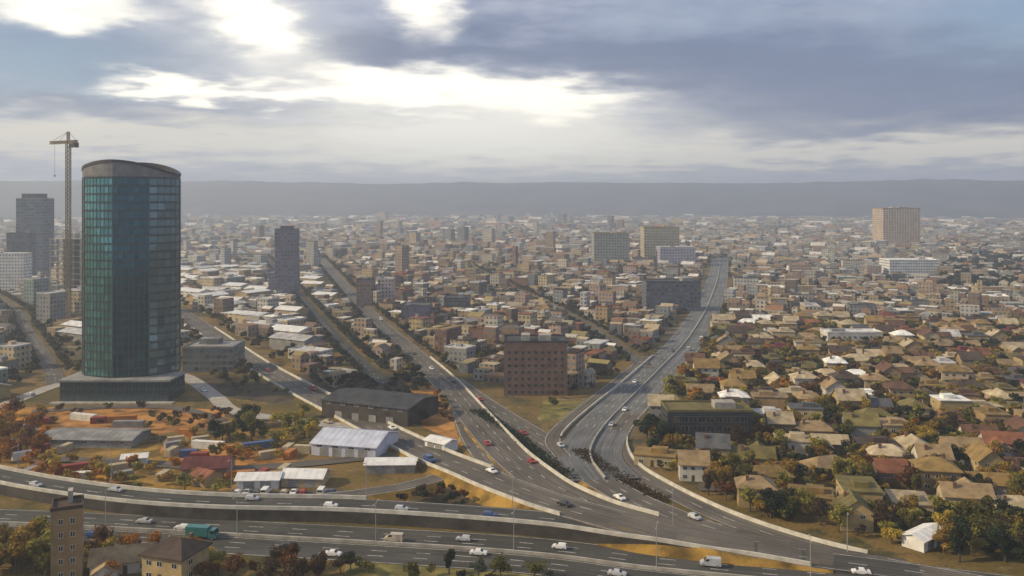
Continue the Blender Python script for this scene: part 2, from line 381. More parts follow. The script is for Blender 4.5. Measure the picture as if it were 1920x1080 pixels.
road('E', 'road', [(1186, 775, 0), (1160, 812, 0), (1158, 845, 0), (1184, 880, 0), (1262, 926, 0), (1356, 970, 0), (1475, 1012, 0), (1620, 1050, 0), (1850, 1094, 0), (2000, 1118, 0)], 8.5, M['asphalt'],
     'slip road leaving the grey expressway along the suburb edge', lanes=2, parapet=((-1, .2, .8),))
road('C2', 'road', [(1215, 668, 0), (1150, 722, 0), (1095, 765, 0), (1052, 802, 0), (1036, 828, 0), (1056, 858, .3)], 6.5, M['asphalt'], 'narrow slip road beside the expressway near the brick block', lanes=1, parapet=((-1, 0, .9),))
road('L', 'road', [(745, 812, 0), (812, 846, 0), (846, 872, 0), (826, 893, .6), (770, 910, 1.6), (690, 923, 2.6), (600, 934, 3.0)], 7, M['asphalt'], 'grey loop ramp curling round the brown verge', lanes=1, dash=False)
road('T', 'road', [(-150, 800, 0), (0, 762, 0), (110, 722, 0), (230, 700, 0), (335, 703, 0), (400, 742, 0), (440, 772, 0), (560, 790, 0), (700, 806, 0)], 8, M['concrete'], 'pale access road in front of the glass tower', lanes=2, edge=False)
road('P', 'road', [(60, 772, 0), (200, 764, 0), (330, 766, 0), (420, 790, 0)], 6, M['asphalt'], 'service road along the tower podium lawn', lanes=1, dash=False, edge=False)
road('S', 'road', [(-160, 480, 0), (0, 562, 0), (50, 620, 0), (95, 690, 0), (105, 720, 0)], 9, M['asphalt'], 'tree lined street meeting the pale access road', lanes=2, edge=False)
road('U', 'road', [(470, 455, 0), (540, 530, 0), (600, 600, 0), (655, 660, 0), (720, 720, 0)], 9, M['asphalt_dark'], 'dark tree lined street past the slim tower', lanes=2, edge=False)
road('V', 'road', [(880, 500, 0), (960, 540, 0), (1060, 590, 0), (1150, 645, 0), (1215, 690, 0)], 8, M['asphalt'], 'town street slanting down to the expressway', lanes=2, edge=False)
road('Q', 'road', [(100, 862, 0), (250, 868, 0), (420, 880, 0), (560, 872, 0), (700, 858, 0), (780, 850, 0)], 6.5, M['asphalt'], 'yard lane between the white sheds and the autumn trees', lanes=1, dash=False, edge=False)

SUBURB = [(1350, 605), (1310, 665), (1262, 715), (1225, 770), (1218, 820), (1235, 880), (1330, 930), (1470, 985), (1640, 1015), (1800, 1045), (1990, 1085), (1990, 605)]
STREETS = []
PHI = R(-7.0); ux, uy = math.cos(PHI), math.sin(PHI)
for k in range(14):
    y0 = 258 + 43 * k; seg = []
    for s in np.arange(0, 640, 5.0):
        x, y = s * ux, y0 + s * uy + 0.13 * 0 + 30
        if y > 50:
            px, py = proj(x, y)
            if inpoly(px, py, SUBURB) or (px > 1990 and px < 2150 and seg): seg.append((x, y))
    if len(seg) < 8: continue
    st = [(x, y + 2.5 * math.sin(x * 0.02 + k), 0) for x, y in seg[::6]] + [(seg[-1][0], seg[-1][1], 0)]
    road('st%d' % k, 'street', st, 6.5, M['asphalt'], 'residential street between garden houses in the suburb', lanes=1, dash=False, edge=False, world=True, step=8)
    STREETS.append(st)

RP = np.array(ROADPTS)
def road_gap(x, y): return float(np.min(np.hypot(RP[:, 0] - x, RP[:, 1] - y) - RP[:, 2]))
class Hash:
    def __init__(s, c=24.0): s.c = c; s.d = {}
    def add(s, x, y, r): s.d.setdefault((int(x // s.c), int(y // s.c)), []).append((x, y, r))
    def free(s, x, y, r):
        i, j = int(x // s.c), int(y // s.c)
        for a in range(i - 2, i + 3):
            for b in range(j - 2, j + 3):
                for (p, q, t) in s.d.get((a, b), ()):
                    if (p - x) ** 2 + (q - y) ** 2 < (r + t) ** 2: return False
        return True
OC = Hash()
def occupy_rect(cx, cy, w, d, rz=0.0):
    st = max(4.0, min(w, d) / 3); nx, ny = max(1, int(w / st)), max(1, int(d / st)); c, s = math.cos(rz), math.sin(rz)
    for i in range(nx):
        for j in range(ny):
            a, b = (i + .5) / nx * w - w / 2, (j + .5) / ny * d - d / 2
            OC.add(cx + a * c - b * s, cy + a * s + b * c, st * 0.75)

# ground patches: lawns, bare earth, yards
def patch(name, P, mat, label, z=0.012):
    pts = [pix(*p) for p in P]; out = []
    for i in range(len(pts)):
        a, b = np.array(pts[i]), np.array(pts[(i + 1) % len(pts)]); n = max(1, int(np.linalg.norm(b - a) / 6))
        for k in range(n):
            q = a + (b - a) * k / n; j = 1.6 if n > 1 else 0
            out.append((q[0] + rnd.uniform(-j, j), q[1] + rnd.uniform(-j, j), z))
    b = MB(); b.face(out[::-1]); o = b.build(name, mat); tag(o, label, kind='structure'); return o
patch('lawn', [(40, 762), (420, 768), (440, 800), (300, 812), (60, 806)], M['earth'], 'brown lawn in front of the glass tower podium', .008)
patch('lawn', [(-40, 800), (300, 815), (560, 800), (560, 860), (440, 925), (300, 930), (60, 905), (-40, 880)], M['verge'], 'dry grass enclosed by the elevated ramp', .004)
patch('bare_earth', [(-40, 772), (70, 770), (100, 800), (80, 850), (-40, 870)], M['ochre'], 'orange earth bank beside the pale access road', .010)
patch('bare_earth', [(300, 838), (470, 832), (560, 850), (540, 880), (420, 890), (310, 880)], M['earth'], 'orange brown yard round the maroon roofed hall', .012)
patch('lawn', [(40, 868), (190, 868), (230, 912), (70, 898)], M['ochre'], 'ochre grass bank above the elevated ramp', .015)
patch('bare_earth', [(760, 715), (850, 730), (905, 830), (860, 840), (800, 800)], M['earth'], 'orange brown earth verge between the two highways', .009)
patch('bare_earth', [(500, 702), (790, 700), (815, 800), (700, 790), (590, 735)], M['dark_earth'], 'dark hollow of bare soil beside the highway branch', .007)
patch('bare_earth', [(640, 925), (840, 895), (980, 945), (1010, 962), (870, 952)], M['dark_earth'], 'dark brown soil inside the loop ramp', .010)
patch('bare_earth', [(345, 705), (430, 700), (560, 742), (540, 760), (430, 745)], M['dark_earth'], 'brown waste ground right by the glass tower', .011)
patch('lawn', [(1020, 752), (1110, 752), (1060, 792), (1010, 790)], M['lawn'], 'olive grass wedge between slip road and highway', .010)
patch('lawn', [(1250, 708), (1420, 705), (1430, 740), (1235, 750)], M['lawn'], 'olive lawn behind the long dark glass block', .010)
patch('lawn', [(1215, 838), (1420, 836), (1400, 855), (1230, 862)], M['ochre'], 'ochre strip in front of the long dark glass block', .010)
patch('lawn', [(640, 1056), (1240, 1064), (1240, 1130), (640, 1130)], M['lawn'], 'dark grass verge below the dual carriageway', .006)
patch('bare_earth', [(1180, 1062), (1400, 1072), (1400, 1130), (1180, 1130)], M['earth'], 'tan earth beside the dual carriageway', .013)

# ------------------------------------------------------------------ landmark buildings
def window_mesh(w, h, name='window', mull=1, fr='frame'):
    b = MB(); t = 0.09
    b.box(-w / 2, w / 2, -.07, .05, -h / 2, -h / 2 + t); b.box(-w / 2, w / 2, -.07, .05, h / 2 - t, h / 2)
    b.box(-w / 2, -w / 2 + t, -.068, .05, -h / 2 + t, h / 2 - t); b.box(w / 2 - t, w / 2, -.068, .05, -h / 2 + t, h / 2 - t)
    for k in range(mull): x = -w / 2 + w * (k + 1) / (mull + 1); b.box(x - t / 2, x + t / 2, -.06, .05, -h / 2 + t, h / 2 - t)
    b.face([(-w / 2, -.012, -h / 2), (w / 2, -.012, -h / 2), (w / 2, -.012, h / 2), (-w / 2, -.012, h / 2)], 1)
    return b.mesh(name, [M[fr], M['glass']])
_fm = {}
def fmat(col, **k):
    key = (col, tuple(sorted(k.items())))
    if key not in _fm: _fm[key] = facade('painted_facade', col, **k)
    return _fm[key]
WALLC = {'cream': (.58, .47, .29), 'tan': (.40, .28, .14), 'white': (.66, .63, .56), 'red brick': (.21, .10, .07), 'pinkish': (.44, .32, .26), 'grey': (.30, .30, .29),
         'sand': (.50, .38, .19), 'brown': (.18, .125, .085), 'slate': (.11, .115, .14), 'lavender': (.30, .29, .38), 'olive': (.25, .24, .14), 'mint': (.27, .34, .30)}
ROOFC = {'terracotta': (.27, .11, .06), 'rust brown': (.15, .08, .05), 'dark brown': (.085, .06, .045), 'slate grey': (.12, .125, .135), 'pale grey': (.42, .42, .41),
         'white': (.68, .68, .66), 'maroon': (.17, .05, .045), 'olive': (.20, .17, .06), 'tan': (.36, .26, .14), 'cream': (.52, .43, .28), 'ochre': (.30, .20, .07)}
WALLC = {k: tuple(v * .76 for v in c) for k, c in WALLC.items()}
WM = {k: material(k.replace(' ', '_') + '_wall', c, .9, .2, .25, fine=.15, objrand=.12) for k, c in WALLC.items()}
RM = {k: material(k.replace(' ', '_') + '_roof', c if k in ('white', 'pale grey') else tuple(v * .72 for v in c), .85, .3, .3, fine=.25, objrand=.15, bump=.5, bscale=4.0) for k, c in ROOFC.items()}

def place(pxl, pxr, ytop, ybase, d):
    y = F * H / (ybase - HY); sc = F / y
    return ((pxl + pxr) / 2 - 960) / sc, y + d / 2, (pxr - pxl) / sc, H - (ytop - HY) / sc
def flat_block(name, x, y, w, d, h, wallm, roofm, label, cat='building', rz=0.0, group=None, units=1, windows=None, parapet=True, loc_z=0.0, seed=0):
    """box building: wall, roof slab behind a parapet, plant boxes; windows=(bay, storey, w, h) adds every window as a part"""
    q = random.Random(seed * 31 + int(x * 7 + y)); root = empty(name, (x, y, loc_z), rz)
    b = MB(); b.box(-w / 2, w / 2, -d / 2, d / 2, -.3, h, uvs=True); b.build('wall', wallm, root, uv=True)
    b = MB()
    if parapet:
        p = .35
        b.box(-w / 2 - .1, w / 2 + .1, -d / 2 - .1, -d / 2 + p, h - .12, h + .75); b.box(-w / 2 - .1, w / 2 + .1, d / 2 - p, d / 2 + .1, h - .12, h + .75)
        b.box(-w / 2 - .1, -w / 2 + p, -d / 2 + p, d / 2 - p, h - .12, h + .745); b.box(w / 2 - p, w / 2 + .1, -d / 2 + p, d / 2 - p, h - .12, h + .745)
        b.face([(-w / 2 + p, -d / 2 + p, h + .05), (w / 2 - p, -d / 2 + p, h + .05), (w / 2 - p, d / 2 - p, h + .05), (-w / 2 + p, d / 2 - p, h + .05)])
    else: b.box(-w / 2 - .4, w / 2 + .4, -d / 2 - .4, d / 2 + .4, h + .003, h + .35)
    b.build('roof', roofm, root)
    for k in range(units):
        uw, ud, uh = q.uniform(.12, .28) * w, q.uniform(.2, .4) * d, q.uniform(1.4, 3.2)
        cx, cy = q.uniform(-.3, .3) * w, q.uniform(-.25, .25) * d
        b = MB(); b.box(cx - uw / 2, cx + uw / 2, cy - ud / 2, cy + ud / 2, h + .06, h + uh); b.build('plant_room', q.choice((M['concrete'], M['roof_grey'], wallm)), root, uv=True)
    if windows:
        bay, st, ww, wh = windows; me = window_mesh(ww, wh, fr='frame_dark' if wallm is M['brick'] or 'dark' in wallm.name else 'frame')
        for f in range(int((h - .6) / st)):
            z = st * (f + .55)
            n = int((w - 1) / bay)
            for k in range(n): link('window', me, root, ((k - (n - 1) / 2) * bay, -d / 2, z))
            n = int((d - 1) / bay)
            for k in range(n):
                link('window', me, root, (w / 2, (k - (n - 1) / 2) * bay, z), math.pi / 2)
                link('window', me, root, (-w / 2, (k - (n - 1) / 2) * bay, z), -math.pi / 2)
    tag(root, label, cat, group); occupy_rect(x, y, w, d, rz); return root
def pblock(name, pl, pr, yt, yb, d, wallm, roofm, label, cat='building', **k):
    x, y, w, h = place(pl, pr, yt, yb, d); return flat_block(name, x, y, w, d, h, wallm, roofm, label, cat, **k)

pblock('brick_building', 945, 1064, 642, 742, 20, M['brick'], M['roof_dark'], 'big dark brown brick block standing in the fork of the highways', windows=(3.1, 3.1, 1.5, 1.5), units=3)
pblock('office_building', 1252, 1412, 772, 832, 16, material('dark_cladding', (.03, .036, .045), .5, .3, .2), RM['olive'], 'long low dark glass block beside the expressway', windows=(3.2, 3.6, 2.7, 2.3), units=2)
pblock('office_building', 1212, 1314, 529, 584, 26, fmat((.10, .10, .125), fw=.75), M['roof_dark'], 'broad slate grey office block near the bend of the expressway', units=2)
pblock('office_building', 752, 805, 574, 608, 22, fmat((.13, .105, .16), fw=.6), RM['slate grey'], 'purple grey cube of offices above the straight city highway')
pblock('office_building', 1114, 1180, 438, 497, 40, fmat((.27, .285, .235), storey=4, bay=4), RM['olive'], 'grey green slab block far out in the haze')
pblock('office_building', 1208, 1274, 426, 492, 40, fmat((.42, .375, .25), storey=4, bay=4), RM['tan'], 'tall ochre block beside the lavender one far out')
pblock('office_building', 1238, 1304, 464, 499, 36, fmat((.36, .345, .42), storey=4, bay=4), RM['pale grey'], 'lavender block in front of the ochre tower block')
pblock('office_building', 1656, 1726, 391, 466, 50, fmat((.50, .39, .27), storey=4, bay=5), RM['rust brown'], 'lone brown tower block against the distant ridge', units=2)
pblock('apartment_building', 1552, 1655, 624, 646, 14, WM['white'], RM['white'], 'long white walled row among the suburb trees', windows=(3.4, 3.0, 1.6, 1.4))
pblock('office_building', 1668, 1762, 488, 523, 30, fmat((.62, .64, .64), fw=.6, fh=.4), RM['white'], 'wide white office block beside dark blue trees')
pblock('office_building', 342, 436, 652, 698, 22, fmat((.17, .175, .165), fw=.8, fh=.55), M['roof_grey'], 'grey office block between the glass tower and the highway branch', units=3)
pblock('office_building', 832, 880, 560, 588, 22, fmat((.075, .07, .065), fw=.7), M['roof_dark'], 'small blackish block north of the brick block')
pblock('apartment_building', 708, 736, 524, 572, 18, fmat((.50, .40, .38)), RM['pale grey'], 'pale pink apartment tower over the town roofs')
pblock('apartment_building', 668, 698, 525, 574, 18, fmat((.20, .135, .115)), RM['dark brown'], 'brown apartment tower next to the pale pink one')
pblock('depot', 622, 792, 722, 792, 26, M['concrete_dark'], M['roof_dark'], 'low black roofed depot in the dark hollow by the highway', windows=(4, 4, 2.6, 1.4), units=2) if False else None

# slim purple-grey tower with a narrow foot
x, y, w, h = place(515, 553, 431, 556, 18); root = flat_block('office_tower', x, y, w, 18, h, fmat((.13, .12, .17), fw=.7, storey=3.4), RM['slate grey'], 'slim purple grey tower beside the dark tree lined street', 'tower', units=0)
b = MB(); b.box(-w * .28, w * .28, -4, 4, h + .06, h + 3.5); b.build('plant_room', WM['slate'], root)
b = MB(); b.box(-w / 2 - 6, w / 2 - 8, -8.9, 8.7, -.3, h * .36, uvs=True); b.build('side_wing', fmat((.16, .15, .2)), root, uv=True)
# twin slate towers at the edge of the picture
x, y, w, h = place(30, 80, 363, 524, 26); root = flat_block('office_tower', x, y, w, 26, h - 6, fmat((.12, .145, .19), fw=.75, storey=3.6), M['roof_grey'], 'dark slate blue tower with a set back top storey', 'tower', units=0)
b = MB(); b.box(-w * .36, w * .3, -9, 9, h - 5.9, h); b.build('top_storey', WM['slate'], root)
pblock('office_tower', 12, 56, 438, 534, 12, fmat((.085, .095, .125), fw=.8, storey=3.6), M['roof_dark'], 'lower blackish tower in front of the dark slate blue tower', 'tower')
pblock('commercial_building', -30, 44, 476, 548, 16, fmat((.62, .62, .6), fh=.35), RM['white'], 'white roofed block at the foot of the slate towers')

# unfinished concrete frame below the crane
x, y, w, h = place(92, 152, 448, 590, 22); root = empty('unfinished_building', (x, y, 0))
for f in range(13):
    b = MB(); z = h * (f + 1) / 13; b.box(-w / 2, w / 2, -11, 11, z - .35, z); b.build('floor_slab', M['concrete'], root)
for i in range(5):
    for j in (-10, 0, 10):
        b = MB(); cx = (i / 4 - .5) * (w - 1.2); b.box(cx - .35, cx + .35, j - .35, j + .35, -.2, h - .36); b.build('column', M['concrete'], root)
b = MB(); b.box(-4, 4, -3, 5, -.2, h + 4); b.build('lift_core', M['concrete'], root)
tag(root, 'unfinished pale concrete frame with open floors beneath the crane', 'building'); occupy_rect(x, y, w, 22)

# ---- tower crane
def lattice(b, a, c, hw, n, r):
    a = np.array(a, float); c = np.array(c, float); d = (c - a) / np.linalg.norm(c - a)
    u = np.array((1.0, 0, 0)) if abs(d[2]) > .9 else np.array((0, 0, 1.0)); w_ = np.cross(d, u); w_ /= np.linalg.norm(w_); u = np.cross(w_, d)
    K = [u * hw + w_ * hw, u * hw - w_ * hw, -u * hw - w_ * hw, -u * hw + w_ * hw]
    for k in K: b.bar(a + k, c + k, r)
    for i in range(n):
        p, q = a + (c - a) * i / n, a + (c - a) * (i + 1) / n
        for k in range(4):
            b.bar(p + K[k], q + K[(k + 1) % 4], r * .6); b.bar(p + K[k], p + K[(k + 1) % 4], r * .6)
cy0 = 640.0; sc = F / cy0; ctop = H + (375 - 270) / sc; cxx = (128 - 960) / sc
cr = empty('tower_crane', (cxx, cy0, 0)); ja = R(150)
jd = np.array((math.cos(ja), math.sin(ja), 0))
b = MB(); lattice(b, (0, 0, 0), (0, 0, ctop), 1.25, 46, .24); b.build('mast', M['crane'], cr)
b = MB(); lattice(b, (0, 0, ctop + 1.5), tuple(jd * 21 + (0, 0, ctop + 1.5)), .9, 13, .26); b.build('jib', M['crane'], cr)
b = MB(); lattice(b, tuple(-jd * 1 + (0, 0, ctop + 1.5)), tuple(-jd * 10 + (0, 0, ctop + 1.5)), .9, 7, .26); b.build('counter_jib', M['crane'], cr)
b = MB(); b.bar(tuple(-jd * 7 + (0, 0, ctop - 1)), tuple(-jd * 9.8 + (0, 0, ctop - 1)), 1.7); b.build('counterweight', M['concrete_dark'], cr)
b = MB(); lattice(b, (0, 0, ctop), (0, 0, ctop + 9), .7, 5, .16); b.build('tower_head', M['crane'], cr)
b = MB(); b.box(1.3, 3.2, -1.2, 1.2, ctop - 2.6, ctop + .2); b.build('operator_cab', M['crane'], cr)
for t in (11, 20): 
    b = MB(); b.bar((0, 0, ctop + 9), tuple(jd * t + (0, 0, ctop + 2.3)), .09); b.build('stay_cable', M['crane'], cr)
b = MB(); b.bar((0, 0, ctop + 9), tuple(-jd * 9.5 + (0, 0, ctop + 2.3)), .09); b.build('stay_cable', M['crane'], cr)
b = MB(); b.bar(tuple(jd * 16 + (0, 0, ctop + .6)), tuple(jd * 16 + (0, 0, ctop - 22)), .07); hk = b.build('hoist_cable', M['crane'], cr)
b = MB(); hp = jd * 16; b.box(hp[0] - .4, hp[0] + .4, hp[1] - .3, hp[1] + .3, ctop - 23.4, ctop - 22.01); b.build('hook', M['crane'], hk)
tag(cr, 'tall tower crane with lattice mast rising behind the glass tower', 'crane')

# ---- glass tower with arched crown
ty = 424.0; tsc = F / ty; tx = (245 - 960) / tsc
tower = empty('glass_tower', (tx, ty, 0)); tag(tower, 'dark teal glass high rise with an arched grey crown on a low podium', 'skyscraper')
def tglass(name, col, rough=.07, metal=.35):
    m = bpy.data.materials.new(name); m.use_nodes = True; q = G(m.node_tree); bs = m.node_tree.nodes['Principled BSDF']
    at = q.node('ShaderNodeAttribute', attribute_name='Tint'); k = q.m('ADD', .72, q.m('MULTIPLY', at.outputs['Fac'], .56))
    q.link(q.mix(1.0, col, q.xyz(k, k, k), 'MULTIPLY'), bs.inputs['Base Color'])
    bs.inputs['Metallic'].default_value = metal; bs.inputs['Roughness'].default_value = rough; bs.inputs['Specular IOR Level'].default_value = .6
    return m
GT = [tglass('lit_teal_glass', (.10, .27, .27), metal=.7), tglass('shaded_navy_glass', (.012, .085, .115), metal=.6), tglass('grey_glass', (.13, .22, .25), metal=.6), tglass('bronze_glass', (.10, .14, .14), metal=.5)]  # teal and navy put the sky-lit and shaded tower faces into the glass colour
M['spandrel'] = material('tower_spandrel', (.028, .048, .054), .25, .2, .2); M['fin'] = material('tower_fin', (.10, .115, .12), .4, .1)
M['crown'] = material('crown_louvre', (.20, .205, .21), .55, .2, .25, fine=.15); M['rim'] = material('crown_rim', (.05, .048, .052), .5, .2)
PL = []                                   # plan outline, anticlockwise from above, starting at the left edge; second value picks the glass
def arc(p, c, q, n):
    return [((1 - t) ** 2 * p[0] + 2 * t * (1 - t) * c[0] + t * t * q[0], (1 - t) ** 2 * p[1] + 2 * t * (1 - t) * c[1] + t * t * q[1]) for t in [i / n for i in range(n)]]
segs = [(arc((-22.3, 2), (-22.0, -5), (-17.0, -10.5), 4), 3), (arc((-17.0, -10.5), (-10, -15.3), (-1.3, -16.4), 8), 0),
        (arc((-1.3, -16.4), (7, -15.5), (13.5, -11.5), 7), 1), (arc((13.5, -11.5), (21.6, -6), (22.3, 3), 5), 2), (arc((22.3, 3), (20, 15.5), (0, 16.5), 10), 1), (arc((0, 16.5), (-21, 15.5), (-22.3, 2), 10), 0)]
for pts, gi in segs:
    for p in pts: PL.append((p, gi))
NP = len(PL); Z0, ZG, NF = 10.4, 102.4, 24; fh_ = (ZG - Z0) / NF
def crown_z(x): return 110.0 - 0.0105 * (x + 2.0) ** 2
def glass_top(x): return ZG
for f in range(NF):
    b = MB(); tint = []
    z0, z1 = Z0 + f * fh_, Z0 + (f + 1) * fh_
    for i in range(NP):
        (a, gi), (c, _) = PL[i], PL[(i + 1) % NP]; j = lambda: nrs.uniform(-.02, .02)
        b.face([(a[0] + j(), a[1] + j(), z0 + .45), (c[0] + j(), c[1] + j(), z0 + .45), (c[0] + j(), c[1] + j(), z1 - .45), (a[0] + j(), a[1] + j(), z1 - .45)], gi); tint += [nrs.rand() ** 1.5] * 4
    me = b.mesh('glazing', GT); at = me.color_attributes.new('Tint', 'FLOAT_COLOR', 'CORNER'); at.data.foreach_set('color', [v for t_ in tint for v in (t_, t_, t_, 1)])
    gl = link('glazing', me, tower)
    b = MB()
    for (lo, hi_) in ((z1 - .47, z1 + .47),):
        for i in range(NP):
            (a, _), (c, _) = PL[i], PL[(i + 1) % NP]; k = 1.006; A, Cc = (a[0] * k, a[1] * k), (c[0] * k, c[1] * k)
            b.face([(*A, lo), (*Cc, lo), (*Cc, hi_), (*A, hi_)])
            b.face([(*A, hi_), (*Cc, hi_), (c[0] * .99, c[1] * .99, hi_), (a[0] * .99, a[1] * .99, hi_)])
            b.face([(*A, lo), (a[0] * .99, a[1] * .99, lo), (c[0] * .99, c[1] * .99, lo), (*Cc, lo)])
    b.build('spandrel', M['spandrel'], gl)
for i in range(0, NP):
    (a, _) = PL[i]; big = i in (4, 12, 19); k = 1.008; b = MB(); r_ = .16 if big else .07
    b.box(a[0] * k - r_, a[0] * k + r_, a[1] * k - r_, a[1] * k + r_, Z0 - .2, ZG + .1); b.build('mullion', M['fin'], tower)
b = MB()
for i in range(NP):
    (a, _), (c, _) = PL[i], PL[(i + 1) % NP]; k = 1.004; A, Cc = (a[0] * k, a[1] * k), (c[0] * k, c[1] * k); n = 7
    za, zc = crown_z(a[0]), crown_z(c[0])
    for l in range(n):
        t0, t1 = l / n, (l + .8) / n; ka = .985
        P0 = [(*A, ZG + (za - ZG) * t0), (*Cc, ZG + (zc - ZG) * t0), (*Cc, ZG + (zc - ZG) * t1), (*A, ZG + (za - ZG) * t1)]; b.face(P0)
        P1 = [(A[0] * ka, A[1] * ka, ZG + (za - ZG) * t1), (Cc[0] * ka, Cc[1] * ka, ZG + (zc - ZG) * t1)]; b.face([P0[3], P0[2], P1[1], P1[0]])
    b.face([(A[0] * .985, A[1] * .985, ZG), (Cc[0] * .985, Cc[1] * .985, ZG), (Cc[0] * .985, Cc[1] * .985, zc - .3), (A[0] * .985, A[1] * .985, za - .3)])
crown = b.build('crown', M['crown'], tower)
b = MB()
for i in range(NP):
    (a, _), (c, _) = PL[i], PL[(i + 1) % NP]; za, zc = crown_z(a[0]), crown_z(c[0]); k0, k1 = 1.02, .955
    o0, o1, i0, i1 = (a[0] * k0, a[1] * k0), (c[0] * k0, c[1] * k0), (a[0] * k1, a[1] * k1), (c[0] * k1, c[1] * k1)
    b.face([(*o0, za - .6), (*o1, zc - .6), (*o1, zc + .7), (*o0, za + .7)]); b.face([(*o0, za + .7), (*o1, zc + .7), (*i1, zc + .7), (*i0, za + .7)])
    b.face([(*i0, za - .6), (*i0, za + .7), (*i1, zc + .7), (*i1, zc - .6)])
b.build('rim', M['rim'], crown)
b = MB(); b.face([(p[0] * .984, p[1] * .984, ZG + .2) for p, _ in PL]); b.build('roof', M['roof_grey'], tower)
b = MB(); b.box(-9, 6, -5, 7, ZG + .21, ZG + 5); b.build('plant_room', M['crown'], tower)
# podium
pw0, pw1 = (112 - 960) / F * (ty - 21) - tx, (316 - 960) / F * (ty - 21) - tx
b = MB(); b.box(pw0, pw1, -21, -1, -.2, 9.4); b.build('podium', M['spandrel'], tower)
b = MB(); b.box(pw0 - .6, pw1 + .6, -21.6, -.4, 9.403, 10.2); b.build('podium_roof', M['roof_grey'], tower)
b = MB()
for i in range(NP):
    (a, _), (c, _) = PL[i], PL[(i + 1) % NP]; b.face([(a[0] * .99, a[1] * .99, -.2), (c[0] * .99, c[1] * .99, -.2), (c[0] * .99, c[1] * .99, Z0 + .5), (a[0] * .99, a[1] * .99, Z0 + .5)])
b.build('tower_foot', M['spandrel'], tower)
b = MB(); b.box(pw0 - 3, pw1 + 3, -25.0, -21.0, -.1, .5); b.build('terrace', M['concrete'], tower)
pwm = {}
for r_ in range(3):
    nb = 15; bw = (pw1 - pw0) / nb
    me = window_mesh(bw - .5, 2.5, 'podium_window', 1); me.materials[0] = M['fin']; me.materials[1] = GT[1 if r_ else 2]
    for k in range(nb): link('window', me, tower, (pw0 + bw * (k + .5), -21.0, 1.75 + 3.05 * r_))
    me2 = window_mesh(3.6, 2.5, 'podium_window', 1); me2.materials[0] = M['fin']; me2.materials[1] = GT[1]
    for k in range(4): link('window', me2, tower, (pw1, -18.2 + 4.3 * k, 1.75 + 3.05 * r_), math.pi / 2)
occupy_rect(tx + (pw0 + pw1) / 2, ty, pw1 - pw0 + 8, 52)

# ------------------------------------------------------------------ sheds and small buildings by hand
def shed(name, x, y, w, d, h, rise, rz, wm, rm, label, cat='shed', doors=2, group=None):
    root = empty(name, (x, y, 0), rz)
    b = MB()
    b.face([(-w / 2, -d / 2, -.2), (w / 2, -d / 2, -.2), (w / 2, -d / 2, h), (-w / 2, -d / 2, h)]); b.face([(w / 2, d / 2, -.2), (-w / 2, d / 2, -.2), (-w / 2, d / 2, h), (w / 2, d / 2, h)])
    for s in (-1, 1):
        q = [(s * w / 2, -d / 2, -.2), (s * w / 2, d / 2, -.2), (s * w / 2, d / 2, h), (s * w / 2, 0, h + rise), (s * w / 2, -d / 2, h)]; b.face(q if s > 0 else q[::-1])
    b.build('wall', wm, root)
    b = MB(); o, t = .6, .22; sl = rise / (d / 2)
    for s in (-1, 1):
        e = (d / 2 + o) * s; ze = h - sl * o
        A = [(-w / 2 - o, e, ze + t), (w / 2 + o, e, ze + t), (w / 2 + o, 0, h + rise + t), (-w / 2 - o, 0, h + rise + t)]
        Bq = [(p[0], p[1], p[2] - t) for p in A]
        b.face(A if s < 0 else A[::-1]); b.face(Bq[::-1] if s < 0 else Bq); b.face([Bq[0], Bq[1], A[1], A[0]]); b.face([Bq[1], Bq[2], A[2], A[1]]); b.face([Bq[3], Bq[0], A[0], A[3]])
    ro = b.build('roof', rm, root)
    b = MB()
    n = int(w / 2.2)
    for k in range(n + 1):
        x_ = -w / 2 + w * k / n
        for s in (-1, 1): b.bar((x_, s * (d / 2 + o * .9), h - sl * o * .9 + t), (x_, s * .05, h + rise + t), .05)
    b.build('roof_seam', rm, ro)
    me = MB(); me.box(-1.7, 1.7, -.06, .05, 0, 3.1); me = me.mesh('roller_door', [M['roof_grey']])
    for k in range(doors): link('roller_door', me, root, ((k + .5) / doors * w * .8 - w * .4, -d / 2, .02))
    wn = window_mesh(2.2, .9)
    for k in range(max(1, int(w / 6))): link('window', wn, root, ((k + .5) / max(1, int(w / 6)) * w - w / 2, -d / 2, h - .8))
    tag(root, label, cat, group); occupy_rect(x, y, w, d, rz); return root
def pshed(pl, pr, yr, yb, d, rise, wm, rm, label, rz=0.0, cat='shed', doors=2, name='shed'):
    """front eave corners at pixel columns pl, pr; wall foot at row yb; ridge near row yr"""
    x, y, w, h = place(pl, pr, yr, yb, d); yc = y; scb = F / yc; hr = H - (yr - HY) / scb
    h = max(3.0, hr - rise); return shed(name, x, y, w, d, h, rise, rz, wm, rm, label, cat, doors)
pshed(592, 722, 806, 858, 22, 2.8, M['steel_lilac'], M['steel_lilac'], 'big pale lilac white warehouse beside yellow trees and the highway branch', R(-14), doors=4, name='warehouse')
pshed(442, 520, 893, 918, 8, 1.2, M['steel_white'], M['steel_white'], 'small white shed next to the elevated ramp', R(3))
pshed(528, 606, 884, 914, 9, 1.6, WM['cream'], M['steel_white'], 'cream walled shed with white roof beside the elevated ramp', R(-4))
pshed(684, 776, 866, 888, 8, 1.1, M['concrete'], M['steel_white'], 'white roofed bus garage inside the loop ramp', R(2))
pshed(800, 852, 820, 848, 7, 1.0, M['steel_white'], M['steel_white'], 'white kiosk hall squeezed between the highway branch and the straight highway', R(-40))
pshed(1700, 1786, 998, 1028, 6, 1.0, M['steel_white'], M['steel_white'], 'long narrow white roof at the suburb edge by the carriageway', R(38))
pshed(225, 268, 862, 876, 6, .8, M['steel_white'], M['steel_white'], 'tiny white cabin on the dry grass', R(15), doors=1)
